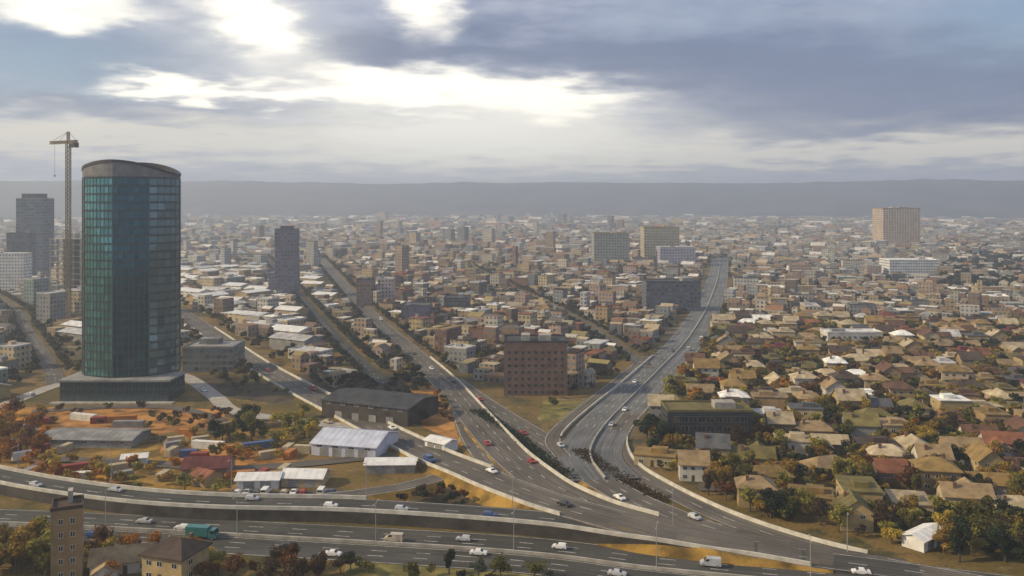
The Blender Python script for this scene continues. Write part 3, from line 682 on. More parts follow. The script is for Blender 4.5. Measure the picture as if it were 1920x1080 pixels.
pshed(338, 422, 856, 897, 12, 2.2, WM['pinkish'], RM['maroon'], 'maroon roofed hall among the autumn trees', R(6), doors=2, name='hall')
pshed(360, 400, 880, 912, 7, 1.4, WM['sand'], RM['terracotta'], 'orange roofed store behind the elevated ramp', R(-30), doors=1)
pshed(70, 250, 812, 840, 16, 1.2, M['roof_grey'], M['roof_grey'], 'low grey industrial hall on the tower lawn', R(-3), doors=4, name='hall')
pshed(610, 800, 738, 792, 26, 2.0, M['concrete_dark'], M['roof_dark'], 'low black roofed depot in the dark hollow by the highway branch', R(-24), doors=4, name='depot')
# tan stair-tower house in the corner below the carriageway
x, y, w, h = place(84, 138, 956, 1092, 8)
flat_block('stair_tower', x, y, w, 8, h, WM['tan'], RM['dark brown'], 'tall narrow tan plastered tower house among yellow green trees', 'tower house', windows=(2.6, 3.2, 1.1, 1.4), units=1, rz=R(24))

# ------------------------------------------------------------------ houses
LM = [(*pix(1000, 742)[:2], 'the brick block'), (*pix(1330, 832)[:2], 'the dark glass block'), (*pix(1262, 584)[:2], 'the slate office block'), (*pix(1603, 646)[:2], 'the long white row'),
      (*pix(1725, 1046)[:2], 'the narrow white roof'), (*pix(1330, 620)[:2], 'the expressway bend'), (*pix(1290, 950)[:2], 'the expressway curve'), (*pix(1900, 640)[:2], 'the outer suburb road'),
      (*pix(1860, 1000)[:2], 'the dark green trees'), (*pix(1500, 720)[:2], 'the suburb centre'), (*pix(1750, 760)[:2], 'the inner suburb gardens'), (tx, ty, 'the glass tower'),
      (*pix(778, 608)[:2], 'the purple grey cube'), (*pix(534, 556)[:2], 'the slim tower'), (*pix(722, 572)[:2], 'the pink apartment tower'), (*pix(390, 698)[:2], 'the grey office block'),
      (*pix(650, 858)[:2], 'the lilac warehouse'), (*pix(380, 897)[:2], 'the maroon roofed hall'), (*pix(110, 1092)[:2], 'the tan tower house'), (*pix(856, 588)[:2], 'the blackish block'),
      (*pix(120, 590)[:2], 'the unfinished frame'), (*pix(40, 534)[:2], 'the slate towers'), (*pix(1715, 523)[:2], 'the white office block'), (*pix(1147, 497)[:2], 'the grey green slab'), (*pix(700, 792)[:2], 'the black roofed depot'), (*pix(700, 1090)[:2], 'the lower verge'), (*pix(1000, 600)[:2], 'the slanting town street'), (*pix(900, 940)[:2], 'the loop ramp')]
def hy(t): return t.replace(' ', '-')
def an(t): return ('an ' if t[0] in 'aeiou' else 'a ') + t
def near_lm(x, y): return min(LM, key=lambda l: (l[0] - x) ** 2 + (l[1] - y) ** 2)[2]

class HP: pass
def gable(b, w, d, h, r, cx=0, cy=0, along='x'):
    pts = lambda u, v, z: (cx + u, cy + v, z) if along == 'x' else (cx - v, cy + u, z)
    q = lambda L: b.face([pts(*p) for p in L])
    q([(-w / 2, -d / 2, -.3), (w / 2, -d / 2, -.3), (w / 2, -d / 2, h), (-w / 2, -d / 2, h)]); q([(w / 2, d / 2, -.3), (-w / 2, d / 2, -.3), (-w / 2, d / 2, h), (w / 2, d / 2, h)])
    q([(w / 2, -d / 2, -.3), (w / 2, d / 2, -.3), (w / 2, d / 2, h), (w / 2, 0, h + r), (w / 2, -d / 2, h)]); q([(-w / 2, d / 2, -.3), (-w / 2, -d / 2, -.3), (-w / 2, -d / 2, h), (-w / 2, 0, h + r), (-w / 2, d / 2, h)])
def gable_roof(b, w, d, h, r, cx=0, cy=0, along='x', o=.55, t=.2):
    pts = lambda u, v, z: (cx + u, cy + v, z) if along == 'x' else (cx - v, cy + u, z)
    q = lambda L: b.face([pts(*p) for p in L]); sl = r / (d / 2)
    for s in (-1, 1):
        e, ze = s * (d / 2 + o), h - sl * o
        A = [(-w / 2 - o, e, ze + t), (w / 2 + o, e, ze + t), (w / 2 + o, 0, h + r + t), (-w / 2 - o, 0, h + r + t)]; B = [(p[0], p[1], p[2] - t) for p in A]
        q(A if s < 0 else A[::-1]); q(B[::-1] if s < 0 else B); q([B[0], B[1], A[1], A[0]]); q([B[1], B[2], A[2], A[1]]); q([B[3], B[0], A[0], A[3]])
def hip_roof(b, w, d, h, r, cx=0, cy=0, o=.6, t=.25):
    W_, D_ = w / 2 + o, d / 2 + o; rl = max(0.4, w / 2 - d / 2 * .85)
    e = [(cx - W_, cy - D_, h + t), (cx + W_, cy - D_, h + t), (cx + W_, cy + D_, h + t), (cx - W_, cy + D_, h + t)]; l = [(p[0], p[1], h - .02) for p in e]
    a, c = (cx - rl, cy, h + r + t), (cx + rl, cy, h + r + t)
    b.face([e[0], e[1], c, a]); b.face([e[2], e[3], a, c]); b.face([e[1], e[2], c]); b.face([e[3], e[0], a])
    for k in range(4): b.face([l[k], l[(k + 1) % 4], e[(k + 1) % 4], e[k]])
    b.face(l[::-1])
def walls(b, w, d, h, cx=0, cy=0):
    b.box(cx - w / 2, cx + w / 2, cy - d / 2, cy + d / 2, -.3, h)
def proto(kind, w, d, h, r):
    p = HP(); p.kind = kind; p.w, p.d, p.h = w, d, h; wb, rb = MB(), MB(); p.win = []; p.extra = None
    st = 1 if h < 4 else 2
    if kind == 'gable': gable(wb, w, d, h, r); gable_roof(rb, w, d, h, r)
    elif kind == 'hip': walls(wb, w, d, h); hip_roof(rb, w, d, h, r)
    elif kind == 'flat':
        walls(wb, w, d, h); rb.box(-w / 2 - .35, w / 2 + .35, -d / 2 - .35, d / 2 + .35, h + .003, h + .32)
        rb.box(-w * .1, w * .3, -d * .2, d * .2, h + .323, h + 1.9)
    elif kind == 'winged':
        gable(wb, w, d, h, r); gable_roof(rb, w, d, h, r)
        ww, wd = d * .62, d * .75; cx, cy = -w * .22, -d / 2 - wd / 2 + .8
        gable(wb, wd + 1.6, ww, h - .12, r * .62, cx, cy, 'y'); gable_roof(rb, wd + 1.6, ww, h - .12, r * .62, cx, cy, 'y')
        p.extra = (cx, cy - wd / 2 - .8)
    elif kind == 'porch':
        walls(wb, w, d, h); hip_roof(rb, w, d, h, r)
        rb.box(-w * .1, w * .38, -d / 2 - 2.2, -d / 2 - .62, h - .55, h - .35); wb.box(-w * .09, -w * .09 + .2, -d / 2 - 2.1, -d / 2 - 1.9, -.3, h - .56); wb.box(w * .36, w * .36 + .2, -d / 2 - 2.1, -d / 2 - 1.9, -.3, h - .56)
    p.wall = wb.mesh('house_wall', [M['concrete']]); p.roof = rb.mesh('house_roof', [M['concrete']])
    for s in range(st):
        z = 1.55 + 2.8 * s
        for x_ in ((-.32, -.05, .32) if kind != 'winged' else (.05, .34)):
            if not (s == 0 and abs(x_ - (-.05 if kind != 'winged' else .05)) < .01): p.win.append((x_ * w, -d / 2, z, 0))
        for sx in (-1, 1): p.win.append((sx * w / 2, -.18 * d, z, sx * math.pi / 2))
    if p.extra: p.win.append((p.extra[0], p.extra[1], 1.5, 0))
    p.door = ((-.05 if kind != 'winged' else .05) * w, -d / 2)
    p.chim = (w * .24, d * .2, h + r * .35 if kind != 'flat' else None)
    p.r = math.hypot(w, d) / 2; return p
PROTOS = [proto('gable', 12.5, 8.5, 3.1, 2.9), proto('hip', 13, 9.5, 3.0, 2.8), proto('winged', 13.5, 8, 3.1, 2.6), proto('porch', 14, 9, 3.1, 2.7), proto('hip', 11, 9.5, 5.8, 2.7), proto('gable', 10.5, 9, 5.7, 3.3), proto('flat', 12.5, 9.5, 3.4, 0), proto('winged', 12, 8.5, 5.6, 2.9), proto('flat', 13, 10, 6.2, 0)]
KINDW = {'gable': 'gabled', 'hip': 'hipped', 'flat': 'flat', 'winged': 'cross gabled', 'porch': 'hipped'}
HWIN = window_mesh(1.5, 1.25); b = MB(); b.box(-.5, .5, -.06, .05, 0, 2.1); HDOOR = b.mesh('door', [M['door']])
b = MB(); b.box(-.42, .42, -.42, .42, 0, 2.2); b.box(-.5, .5, -.5, .5, 2.201, 2.4); CHIM = b.mesh('chimney', [material('chimney_brick', (.16, .085, .06), .9, .3, 1.0)])
HOUSES = []
def house(x, y, rz, pi, wk, rk, full, sx=1.0, sy=1.0):
    p = PROTOS[pi]; root = empty('house', (x, y, 0), rz); root.scale = (sx, sy, (sx + sy) / 2)
    link('wall', recolour(p.wall, WM[wk]), root); ro = link('roof', recolour(p.roof, RM[rk]), root)
    if p.kind != 'flat' and (full or (x * 7 + y) % 3 < 1): link('chimney', CHIM, ro, (p.chim[0], p.chim[1], p.chim[2]))
    if full:
        for (a, b_, z, r_) in p.win: link('window', HWIN, root, (a, b_, z), r_)
        link('door', HDOOR, root, (p.door[0], p.door[1], 0))
    root['category'] = 'house'; root['group'] = 'detached houses of the suburb'
    HOUSES.append((root, x, y, pi, wk, rk)); OC.add(x, y, p.r * .82 * max(sx, sy)); return root
cand = []
for k, st in enumerate(STREETS):
    for i in range(len(st) - 1):
        a, c = np.array(st[i]), np.array(st[i + 1]); L = np.linalg.norm(c - a); d = (c - a) / L; rz = math.atan2(d[1], d[0])
        for s in np.arange(1, L, 15.8):
            for side in (-1, 1):
                q = a + d * (s + rnd.uniform(-2, 2)) + np.array((-d[1], d[0], 0)) * side * (11.2 + rnd.uniform(-.8, 1.4))
                cand.append((q[0], q[1], rz + (0 if side > 0 else math.pi) + rnd.choice((0, 0, 0, 0, math.pi / 2)) + rnd.uniform(-.06, .06)))
# a few by the bottom edge and along the highways
for (px, py) in ((232, 1066), (330, 1078), (1268, 842), (1230, 868), (1395, 888), (1300, 905), (1440, 905), (1520, 945), (1600, 985), (1550, 888)):
    x, y, _ = pix(px, py); cand.insert(0, (x, y, rnd.choice((0, .3, -.3, 1.4))))
cand = cand[:10] + sorted(cand[10:], key=lambda c: c[1])
roofs = ['terracotta'] * 2 + ['rust brown'] * 4 + ['dark brown'] * 4 + ['slate grey'] * 2 + ['pale grey'] * 2 + ['white'] * 1 + ['maroon'] * 1 + ['olive'] * 4 + ['tan'] * 8 + ['cream'] * 6 + ['ochre'] * 5
wallsk = ['cream'] * 9 + ['tan'] * 4 + ['white'] * 3 + ['red brick'] * 1 + ['pinkish'] * 2 + ['grey'] * 1 + ['sand'] * 8 + ['brown'] * 1
for (x, y, rz) in cand:
    if len(HOUSES) >= 298: break
    if rnd.random() < .05 and len(HOUSES) > 14: continue
    pi = rnd.choice((0, 1, 2, 3, 4, 4, 5, 5, 6, 6, 6, 7, 8, 8)); p = PROTOS[pi]
    px, py = proj(x, y)
    if px > 1990 or px < -60 or py > 1125: continue
    if road_gap(x, y) < p.d / 2 + .8 or not OC.free(x, y, p.r * .68): continue
    house(x, y, rz, pi, rnd.choice(wallsk), rnd.choice(roofs), len(HOUSES) < 150, rnd.uniform(.9, 1.15), rnd.uniform(.9, 1.12))
def label_houses():
    seen = {}
    for i, (o, x, y, pi, wk, rk) in enumerate(HOUSES):
        p = PROTOS[pi]; size = 'two-storey' if p.h > 4 else ('porched' if p.kind == 'porch' else 'single-storey')
        base = '%s %s house with %s %s roof' % (hy(wk), size, hy(rk), hy(KINDW[p.kind]))
        nb = sorted(HOUSES, key=lambda h: (h[1] - x) ** 2 + (h[2] - y) ** 2)[1]
        lab = base + ' beside %s roof near %s' % (hy(nb[5]), near_lm(x, y))
        o['label'] = lab

label_houses()
HOUSE_END = sorted(h[2] for h in HOUSES)[-6]

# ------------------------------------------------------------------ apartment blocks and warehouses of the town
TOWN = [(655, 520), (960, 500), (1335, 500), (1330, 560), (1285, 628), (1200, 705), (1120, 760), (960, 775), (850, 690), (770, 625), (705, 575)]
COMM = [(335, 505), (585, 500), (640, 555), (700, 620), (790, 695), (560, 700), (500, 668), (420, 610), (335, 555)]
LEFT = [(-40, 560), (160, 560), (160, 690), (100, 700), (-40, 745)]
MIDR = [(1360, 505), (1960, 505), (1960, 604), (1350, 604)]
APTS = []
def apartment(x, y, w, d, h, rz, wk, rk):
    o = flat_block('apartment_block', x, y, w, d, h, fmat(WALLC[wk]), RM[rk], '', 'apartment block', rz, 'apartment blocks of the town', units=rnd.choice((0, 1, 1, 2)), parapet=rnd.random() < .7)
    APTS.append((o, x, y, wk, rk, h, w))
def scatter(poly, n, ylo, yhi, xlo, xhi, fn, rad, tries=9000, gap=3.0):
    k = 0
    pts = []
    for _ in range(tries):
        y = math.sqrt(rnd.uniform(ylo ** 2, yhi ** 2)); x = rnd.uniform(xlo, xhi) * y
        px, py = proj(x, y)
        if inpoly(px, py, poly): pts.append((x, y))
    for (x, y) in pts:
        if k >= n: break
        r = rad()
        if road_gap(x, y) < r[2] + gap or not OC.free(x, y, r[2] * .85): continue
        fn(x, y, r); k += 1
    return k
def apt_fn(pal, roofp, hmin, hmax, ang):
    def fn(x, y, r):
        apartment(x, y, r[0], r[1], rnd.uniform(hmin, hmax) if rnd.random() < .85 else hmax * 1.5, ang + rnd.choice((0, math.pi / 2)) + rnd.uniform(-.05, .05), rnd.choice(pal), rnd.choice(roofp))
    return fn
def rr(a, b_, c, d):
    def f():
        w, dd = rnd.uniform(a, b_), rnd.uniform(c, d); return w, dd, math.hypot(w, dd) / 2
    return f
scatter(TOWN, 215, 420, 1150, -.35, .26, apt_fn(['tan', 'brown', 'pinkish', 'sand', 'cream', 'brown', 'red brick', 'grey'], ['tan', 'pale grey', 'rust brown', 'dark brown', 'terracotta', 'white', 'cream'], 3.6, 9, R(-28)), rr(9, 18, 8, 11), 26000, 1.0)
scatter(COMM, 34, 480, 1100, -.45, -.1, apt_fn(['cream', 'white', 'grey', 'sand'], ['white', 'pale grey', 'white'], 4, 8.5, R(-32)), rr(12, 24, 9, 13), 9000, 1.0)
scatter(LEFT, 16, 400, 800, -.62, -.45, apt_fn(['cream', 'tan', 'grey', 'mint', 'lavender'], ['pale grey', 'white', 'tan'], 6, 16, R(-20)), rr(13, 22, 10, 14), 6000, 2.0)
scatter(MIDR, 60, 640, 1150, .22, .62, apt_fn(['grey', 'slate', 'white', 'cream', 'mint', 'pinkish'], ['pale grey', 'white', 'slate grey', 'tan'], 4.5, 10, R(-10)), rr(12, 28, 10, 14), 9000, 1.0)
WHS = []
def wh_fn(x, y, r):
    wm, rm = rnd.choice([('white', M['steel_white']), ('cream', RM['white']), ('grey', RM['pale grey']), ('sand', M['steel_white'])])
    rk = 'white' if rm is not RM['pale grey'] else 'pale grey'
    o = shed('warehouse', x, y, r[0], r[1], rnd.uniform(5, 8), rnd.uniform(1.2, 2.4), R(-30) + rnd.choice((0, 0, math.pi / 2)), WM[wm], rm, '', 'warehouse', 2, 'warehouses along the highways'); WHS.append((o, x, y, wm, rk, r[0]))
scatter(COMM, 34, 480, 1150, -.45, -.08, wh_fn, rr(22, 40, 13, 20), 12000, 2.0)
scatter(LEFT, 6, 400, 800, -.62, -.45, wh_fn, rr(20, 32, 13, 18), 4000, 2.0)
for i, (o, x, y, wk, rk, h, w) in enumerate(APTS):
    size = 'tall' if h > 14 else ('low' if h < 7.5 else 'mid-height'); wid = 'wide' if w > 19 else 'narrow' if w < 13.5 else 'square'
    nb = min((a for a in APTS if a[0] is not o), key=lambda a: (a[1] - x) ** 2 + (a[2] - y) ** 2)
    o['label'] = '%s %s %s block with %s roof by %s one near %s' % (size, wid, hy(wk), hy(rk), an(hy(nb[3])), near_lm(x, y))
for i, (o, x, y, wk, rk, w) in enumerate(WHS):
    nb = min(APTS, key=lambda a: (a[1] - x) ** 2 + (a[2] - y) ** 2)
    o['label'] = '%s %s warehouse with %s roof beside %s block near %s' % ('long' if w > 31 else 'short', wk, hy(rk), an(hy(nb[3])), near_lm(x, y))

# ------------------------------------------------------------------ the far city, beyond what can be counted
def far_city():
    V, Fc, C, UV = [], [], [], []
    pal = {'warm': [(.52, .41, .26), (.38, .27, .16), (.60, .54, .44), (.24, .165, .11), (.45, .33, .24), (.32, .20, .12)], 'cool': [(.55, .55, .53), (.40, .41, .42), (.62, .62, .6), (.22, .23, .26), (.34, .36, .36), (.48, .46, .40)]}
    rp = [(.62, .59, .53), (.47, .44, .39), (.30, .26, .20), (.20, .13, .09), (.40, .30, .18), (.7, .68, .63), (.13, .12, .11), (.30, .16, .08), (.46, .38, .25), (.30, .25, .10)]
    n = 0
    for (ylo, yhi, N, rad) in ((430, 900, 5000, (7, 14)), (900, 1500, 8000, (8, 20)), (1500, 2600, 8000, (11, 28)), (2600, 5000, 6000, (18, 55))):
        for _ in range(N):
            y = math.sqrt(nrs.uniform(ylo ** 2, yhi ** 2)); x = nrs.uniform(-.68, .68) * y
            w = nrs.uniform(*rad); d = nrs.uniform(.5, .9) * w; r = math.hypot(w, d) / 2
            px, py = proj(x, y)
            if inpoly(px, py, SUBURB) and y < HOUSE_END: continue
            if px < 560 and py > 640: continue
            if y < 1400 and (road_gap(x, y) < r + 2 or not OC.free(x, y, r * .8)): continue
            if y < 1400: OC.add(x, y, r * .8)
            h = nrs.uniform(3.5, 8) if nrs.rand() < .88 else nrs.uniform(8, 17)
            if y > 2600: h *= 1.3
            if nrs.rand() < .006: h = nrs.uniform(22, 42); w *= .7; d = w * .8
            if px > 1250: h = min(h, 16)
            a = R(-28) + (0 if nrs.rand() < .5 else math.pi / 2) + nrs.uniform(-.15, .15); c, s = math.cos(a), math.sin(a)
            warm = nrs.rand() < (.8 if (py > 460 and 600 < px < 1320) or py > 520 else .35)
            wc = pal['warm' if warm else 'cool'][nrs.randint(6)]; rc = tuple(v * .85 for v in rp[nrs.randint(10)]); g_ = nrs.uniform(.8, 1.15); wc = tuple(v * g_ * .7 for v in wc)
            P = [(-w / 2, -d / 2), (w / 2, -d / 2), (w / 2, d / 2), (-w / 2, d / 2)]; P = [(x + p[0] * c - p[1] * s, y + p[0] * s + p[1] * c) for p in P]
            b0 = len(V); V += [(p[0], p[1], -.2) for p in P] + [(p[0], p[1], h) for p in P]
            o = nrs.randint(0, 50) * 3.0
            for k in range(4):
                j = (k + 1) % 4; L = w if k % 2 == 0 else d
                Fc.append((b0 + k, b0 + j, b0 + 4 + j, b0 + 4 + k)); C.append((wc, 4)); UV += [(o, 0), (o + L, 0), (o + L, h), (o, h)]
            if nrs.rand() < .4 and h < 10:                      # pitched roof
                r_ = d * .28; m0, m1 = [((P[0][0] + P[3][0]) / 2, (P[0][1] + P[3][1]) / 2, h + r_), ((P[1][0] + P[2][0]) / 2, (P[1][1] + P[2][1]) / 2, h + r_)]
                i0 = len(V); V += [m0, m1]
                Fc.extend([(b0 + 4, b0 + 5, i0 + 1, i0), (b0 + 6, b0 + 7, i0, i0 + 1)]); C.extend([(rc, 4), (rc, 4)]); UV += [(0, 0)] * 8
                Fc.extend([(b0 + 5, b0 + 6, i0 + 1), (b0 + 7, b0 + 4, i0)]); C.extend([(wc, 3), (wc, 3)]); UV += [(0, 0)] * 6
            else:
                Fc.append((b0 + 4, b0 + 5, b0 + 6, b0 + 7)); C.append((rc, 4)); UV += [(0, 0)] * 4
            n += 1
    me = bpy.data.meshes.new('distant_houses'); me.from_pydata(V, [], Fc)
    at = me.color_attributes.new('Col', 'FLOAT_COLOR', 'CORNER'); at.data.foreach_set('color', [v for c, k in C for _ in range(k) for v in (*c, 1)])
    l = me.uv_layers.new(name='UVMap'); l.data.foreach_set('uv', [v for p in UV for v in p])
    me.materials.append(facade('far_facade', (1, 1, 1), attr=True))
    tag(link('distant_houses', me), 'mass of small pale and brown buildings spreading across the plain', kind='stuff')
far_city()

# site huts and containers round the maroon roofed hall
BC = {'red': (.26, .05, .035), 'white': (.68, .67, .63), 'rust brown': (.17, .075, .04), 'cream': (.42, .35, .23), 'grey': (.25, .25, .25), 'orange': (.42, .16, .03), 'blue': (.06, .11, .24)}
BM = {k: material(k.replace(' ', '_') + '_container_paint', c, .6, .15, .4, fine=.15, rust=(.18, .08, .04)) for k, c in BC.items()}
def container_mesh(L):
    b = MB(); w, h = 2.44, 2.6; n = int(L / .55); xs = [-L / 2 + L * k / n for k in range(n + 1)]
    for s in (-1, 1):
        for k in range(n):
            d0 = .06 if k % 2 else 0.0; y = s * (w / 2 - d0); q = [(xs[k], y, .1), (xs[k + 1], y, .1), (xs[k + 1], y, h - .1), (xs[k], y, h - .1)]; b.face(q if s < 0 else q[::-1])
    for z0, z1 in ((0, .12), (h - .12, h)): b.box(-L / 2, L / 2, -w / 2 - .01, w / 2 + .01, z0, z1)
    for s in (-1, 1): b.box(s * L / 2 - .08, s * L / 2 + .08, -w / 2, w / 2, .121, h - .121)
    return b.mesh('container_shell', [M['concrete']])
b = MB()
for y_ in (-.58, .58): b.box(0, .05, y_ - .5, y_ + .5, .2, 2.4)
CD = b.mesh('container_door', [M['roof_grey']]); CB = {L: container_mesh(L) for L in (6.06, 12.2)}
k = 0; last = 'kerb'
for _ in range(2500):
    if k >= 36: break
    px, py = (rnd.uniform(300, 620), rnd.uniform(838, 915)) if rnd.random() < .6 else (rnd.uniform(20, 420), rnd.uniform(785, 905)); x, y, _z = pix(px, py); L = rnd.choice((6.06, 6.06, 12.2))
    if road_gap(x, y) < L * .55 or not OC.free(x, y, L * .45): continue
    OC.add(x, y, L * .42); CN = globals().setdefault('CONT', []); ck = rnd.choice(('red', 'white', 'white', 'rust brown', 'rust brown', 'cream', 'cream', 'grey', 'grey', 'orange', 'blue')); root = empty('container', (x, y, 0), rnd.choice((.1, -.25, 1.4, .6)) + rnd.uniform(-.1, .1))
    link('shell', recolour(CB[L], BM[ck]), root); link('door', recolour(CD, BM[ck]), root, (L / 2 + .081, 0, 0))
    tag(root, '%s %s steel container placed after a %s one near %s' % ('long' if L > 7 else 'short', ck, last, near_lm(x, y)) if False else '%s %s steel container on the open ground near %s' % ('long' if L > 7 else 'short', ck, near_lm(x, y)), 'container', 'containers on the open ground'); CN.append((root, x, y, ck, L)); k += 1

for (o, x, y, ck, L) in CONT:
    nb = min((c for c in CONT if c[0] is not o), key=lambda c: (c[1] - x) ** 2 + (c[2] - y) ** 2)
    o['label'] = '%s %s steel container closest to %s %s one near %s' % ('long' if L > 7 else 'short', ck, 'a long' if nb[4] > 7 else 'a short', nb[3], near_lm(x, y))

# ------------------------------------------------------------------ trees
TC = {'olive green': (.115, .108, .026), 'dark green': (.028, .042, .02), 'yellow': (.42, .31, .05), 'orange': (.38, .16, .02), 'rust brown': (.14, .062, .025), 'brown': (.085, .06, .032), 'yellow green': (.26, .235, .05), 'grey green': (.07, .085, .06), 'ochre': (.29, .19, .035)}
def leafmat(name, col, attr=False):
    m = bpy.data.materials.new(name); m.use_nodes = True; t = m.node_tree; q = G(t); bs = t.nodes['Principled BSDF']; bs.inputs['Roughness'].default_value = .75; bs.inputs['Specular IOR Level'].default_value = .2
    geo = q.node('ShaderNodeNewGeometry'); n1 = q.noise(geo.outputs['Position'], .9, 3, .6)
    if attr: base = q.node('ShaderNodeAttribute', attribute_name='Col').outputs['Color']; k = q.ss(n1, .25, .75, .6, 1.35)
    else:
        oi = q.node('ShaderNodeObjectInfo'); base = q.mix(0.0, col, col)
        k = q.m('MULTIPLY', q.ss(n1, .25, .75, .55, 1.4), q.m('ADD', .8, q.m('MULTIPLY', oi.outputs['Random'], .4)))
    c = q.mix(1.0, base, q.xyz(k, k, k), 'MULTIPLY'); q.link(c, bs.inputs['Base Color'])
    tr = q.node('ShaderNodeBsdfTranslucent'); q.link(c, tr.inputs[0]); mx = q.node('ShaderNodeMixShader'); mx.inputs[0].default_value = .35
    q.link(bs.outputs[0], mx.inputs[1]); q.link(tr.outputs[0], mx.inputs[2]); q.link(mx.outputs[0], t.nodes['Material Output'].inputs['Surface'])
    return m
LMAT = {k: leafmat(k.replace(' ', '_') + '_leaves', c) for k, c in TC.items()}
def crown_arrays(rs, rx, rz, zc, nb, nl, leaf):
    """leaf quads on the shells of several lobes"""
    quads = []
    lobes = []
    for k in range(nb):
        d = rs.normal(size=3); d /= np.linalg.norm(d); t = rs.rand() ** .5 * .8
        lobes.append((np.array((d[0] * rx * t, d[1] * rx * t, zc + d[2] * rz * t * (1 if d[2] > 0 else .8))), rs.uniform(.24, .55)))
    for k in range(nl):
        c, f = lobes[rs.randint(nb)]; d = rs.normal(size=3); d /= np.linalg.norm(d); t = rs.uniform(.72, 1.08)
        p = c + d * np.array((rx, rx, rz)) * f * t
        n = d + rs.normal(size=3) * .55; n /= np.linalg.norm(n); u = np.cross(n, rs.normal(size=3)); u /= np.linalg.norm(u); w_ = np.cross(n, u); s = leaf * rs.uniform(.6, 1.3)
        quads.append([p + u * s, p + w_ * s * .8, p - u * s, p - w_ * s * .8])
    return np.array(quads)
def tree_proto(seed, hgt, rx, rz, nl, leaf, form):
    rs = np.random.RandomState(seed); zc = hgt - rz * 1.12; qd = crown_arrays(rs, rx, rz, zc, {'round': 11, 'spreading': 13, 'slender': 9}[form], nl, leaf)
    me = bpy.data.meshes.new('tree_crown'); v = qd.reshape(-1, 3); me.from_pydata([tuple(p) for p in v], [], [tuple(range(4 * i, 4 * i + 4)) for i in range(len(qd))]); me.materials.append(M['bark'])
    b = MB(); l1, l2 = rs.uniform(-.25, .25, 2); b.tube([(0, 0, -.3), (l1 * .4, l2 * .4, zc * .45), (l1, l2, zc)], [hgt * .034, hgt * .026, hgt * .016])
    for k in range(4):
        a = k * 1.6 + rs.rand(); b.tube([(l1 * .6, l2 * .6, zc * (.5 + .1 * k)), (math.cos(a) * rx * .35, math.sin(a) * rx * .35, zc + rz * .05), (math.cos(a) * rx * .6, math.sin(a) * rx * .6, zc + rz * .4)], [hgt * .016, hgt * .011, hgt * .004], 5)
    return me, b.mesh('tree_trunk', [M['bark']]), form, rx
TP = [tree_proto(i, *a) for i, a in enumerate([(7.0, 3.1, 2.6, 950, .30, 'round'), (6.0, 2.8, 2.2, 900, .29, 'round'), (8.2, 4.0, 2.7, 1200, .32, 'spreading'), (6.6, 3.7, 2.2, 1050, .30, 'spreading'), (9.0, 2.2, 3.6, 950, .29, 'slender'), (7.8, 3.4, 3.0, 1100, .31, 'round')])]
TREES = []
TREE_SPOTS = []
def spot(x, y, ck, s=1.0, pi=None, force=False, rr=1.45):
    r = rr * s
    if not force and (road_gap(x, y) < r + .2 or not OC.free(x, y, r)): return False
    OC.add(x, y, r * .85); TREE_SPOTS.append((x, y, ck, s, rnd.randrange(len(TP)) if pi is None else pi)); return True
def grove(P, n, cols, smin=.7, smax=1.15, tries=14):
    pts = [pix(*p)[:2] for p in P]; xs, ys = [p[0] for p in pts], [p[1] for p in pts]; k = 0
    for _ in range(n * tries):
        if k >= n: break
        x, y = rnd.uniform(min(xs), max(xs)), rnd.uniform(min(ys), max(ys))
        if inpoly(x, y, pts) and spot(x, y, rnd.choice(cols), rnd.uniform(smin, smax)): k += 1
grove([(-20, 776), (90, 776), (90, 850), (-20, 872)], 34, ['orange', 'orange', 'rust brown', 'ochre'])
grove([(40, 868), (190, 868), (240, 915), (60, 900)], 26, ['yellow', 'orange', 'ochre'], .5, .9)
grove([(60, 768), (430, 772), (430, 812), (60, 806)], 26, ['brown', 'rust brown', 'olive green', 'brown'], .5, .85)
grove([(515, 782), (598, 782), (592, 838), (520, 836)], 18, ['yellow green', 'yellow', 'yellow green'])
grove([(405, 790), (480, 790), (480, 850), (400, 850)], 9, ['yellow green', 'olive green', 'dark green'])
grove([(440, 786), (525, 786), (525, 824), (450, 830)], 7, ['grey green', 'dark green'])
grove([(250, 820), (440, 815), (560, 850), (330, 870)], 14, ['olive green', 'brown', 'ochre', 'grey green'], .5, .9)
grove([(190, 870), (440, 880), (430, 930), (250, 925)], 18, ['ochre', 'orange', 'yellow green', 'brown'], .45, .85)
grove([(420, 850), (620, 850), (600, 880), (430, 882)], 8, ['ochre', 'orange', 'yellow'], .5, .8)
grove([(540, 706), (800, 704), (815, 800), (720, 800), (600, 740)], 40, ['dark green', 'brown', 'dark green', 'grey green'], .6, 1.1)
grove([(780, 715), (850, 722), (890, 820), (820, 810)], 14, ['rust brown', 'orange', 'brown', 'ochre'], .5, .9)
grove([(345, 705), (470, 700), (560, 745), (430, 745)], 10, ['brown', 'rust brown', 'olive green'], .5, .9)
grove([(-20, 962), (130, 962), (130, 1085), (-20, 1085)], 40, ['yellow green', 'yellow green', 'ochre', 'olive green'], .8, 1.25)
grove([(150, 1035), (400, 1040), (420, 1100), (150, 1100)], 14, ['yellow green', 'orange', 'yellow', 'rust brown'], .6, 1.0)
grove([(400, 1052), (640, 1060), (640, 1110), (400, 1110)], 12, ['dark green', 'brown', 'rust brown'], .6, 1.0)
grove([(640, 1062), (1180, 1075), (1180, 1120), (640, 1120)], 14, ['dark green', 'olive green', 'grey green'], .45, .8)
grove([(830, 888), (990, 948), (860, 955), (650, 935)], 16, ['brown', 'dark green', 'rust brown'], .4, .7)
grove([(1210, 740), (1255, 730), (1245, 840), (1205, 830)], 9, ['dark green', 'olive green', 'dark green'])
grove([(1780, 940), (1960, 930), (1960, 1090), (1800, 1070)], 16, ['dark green', 'dark green', 'olive green'], .9, 1.3)
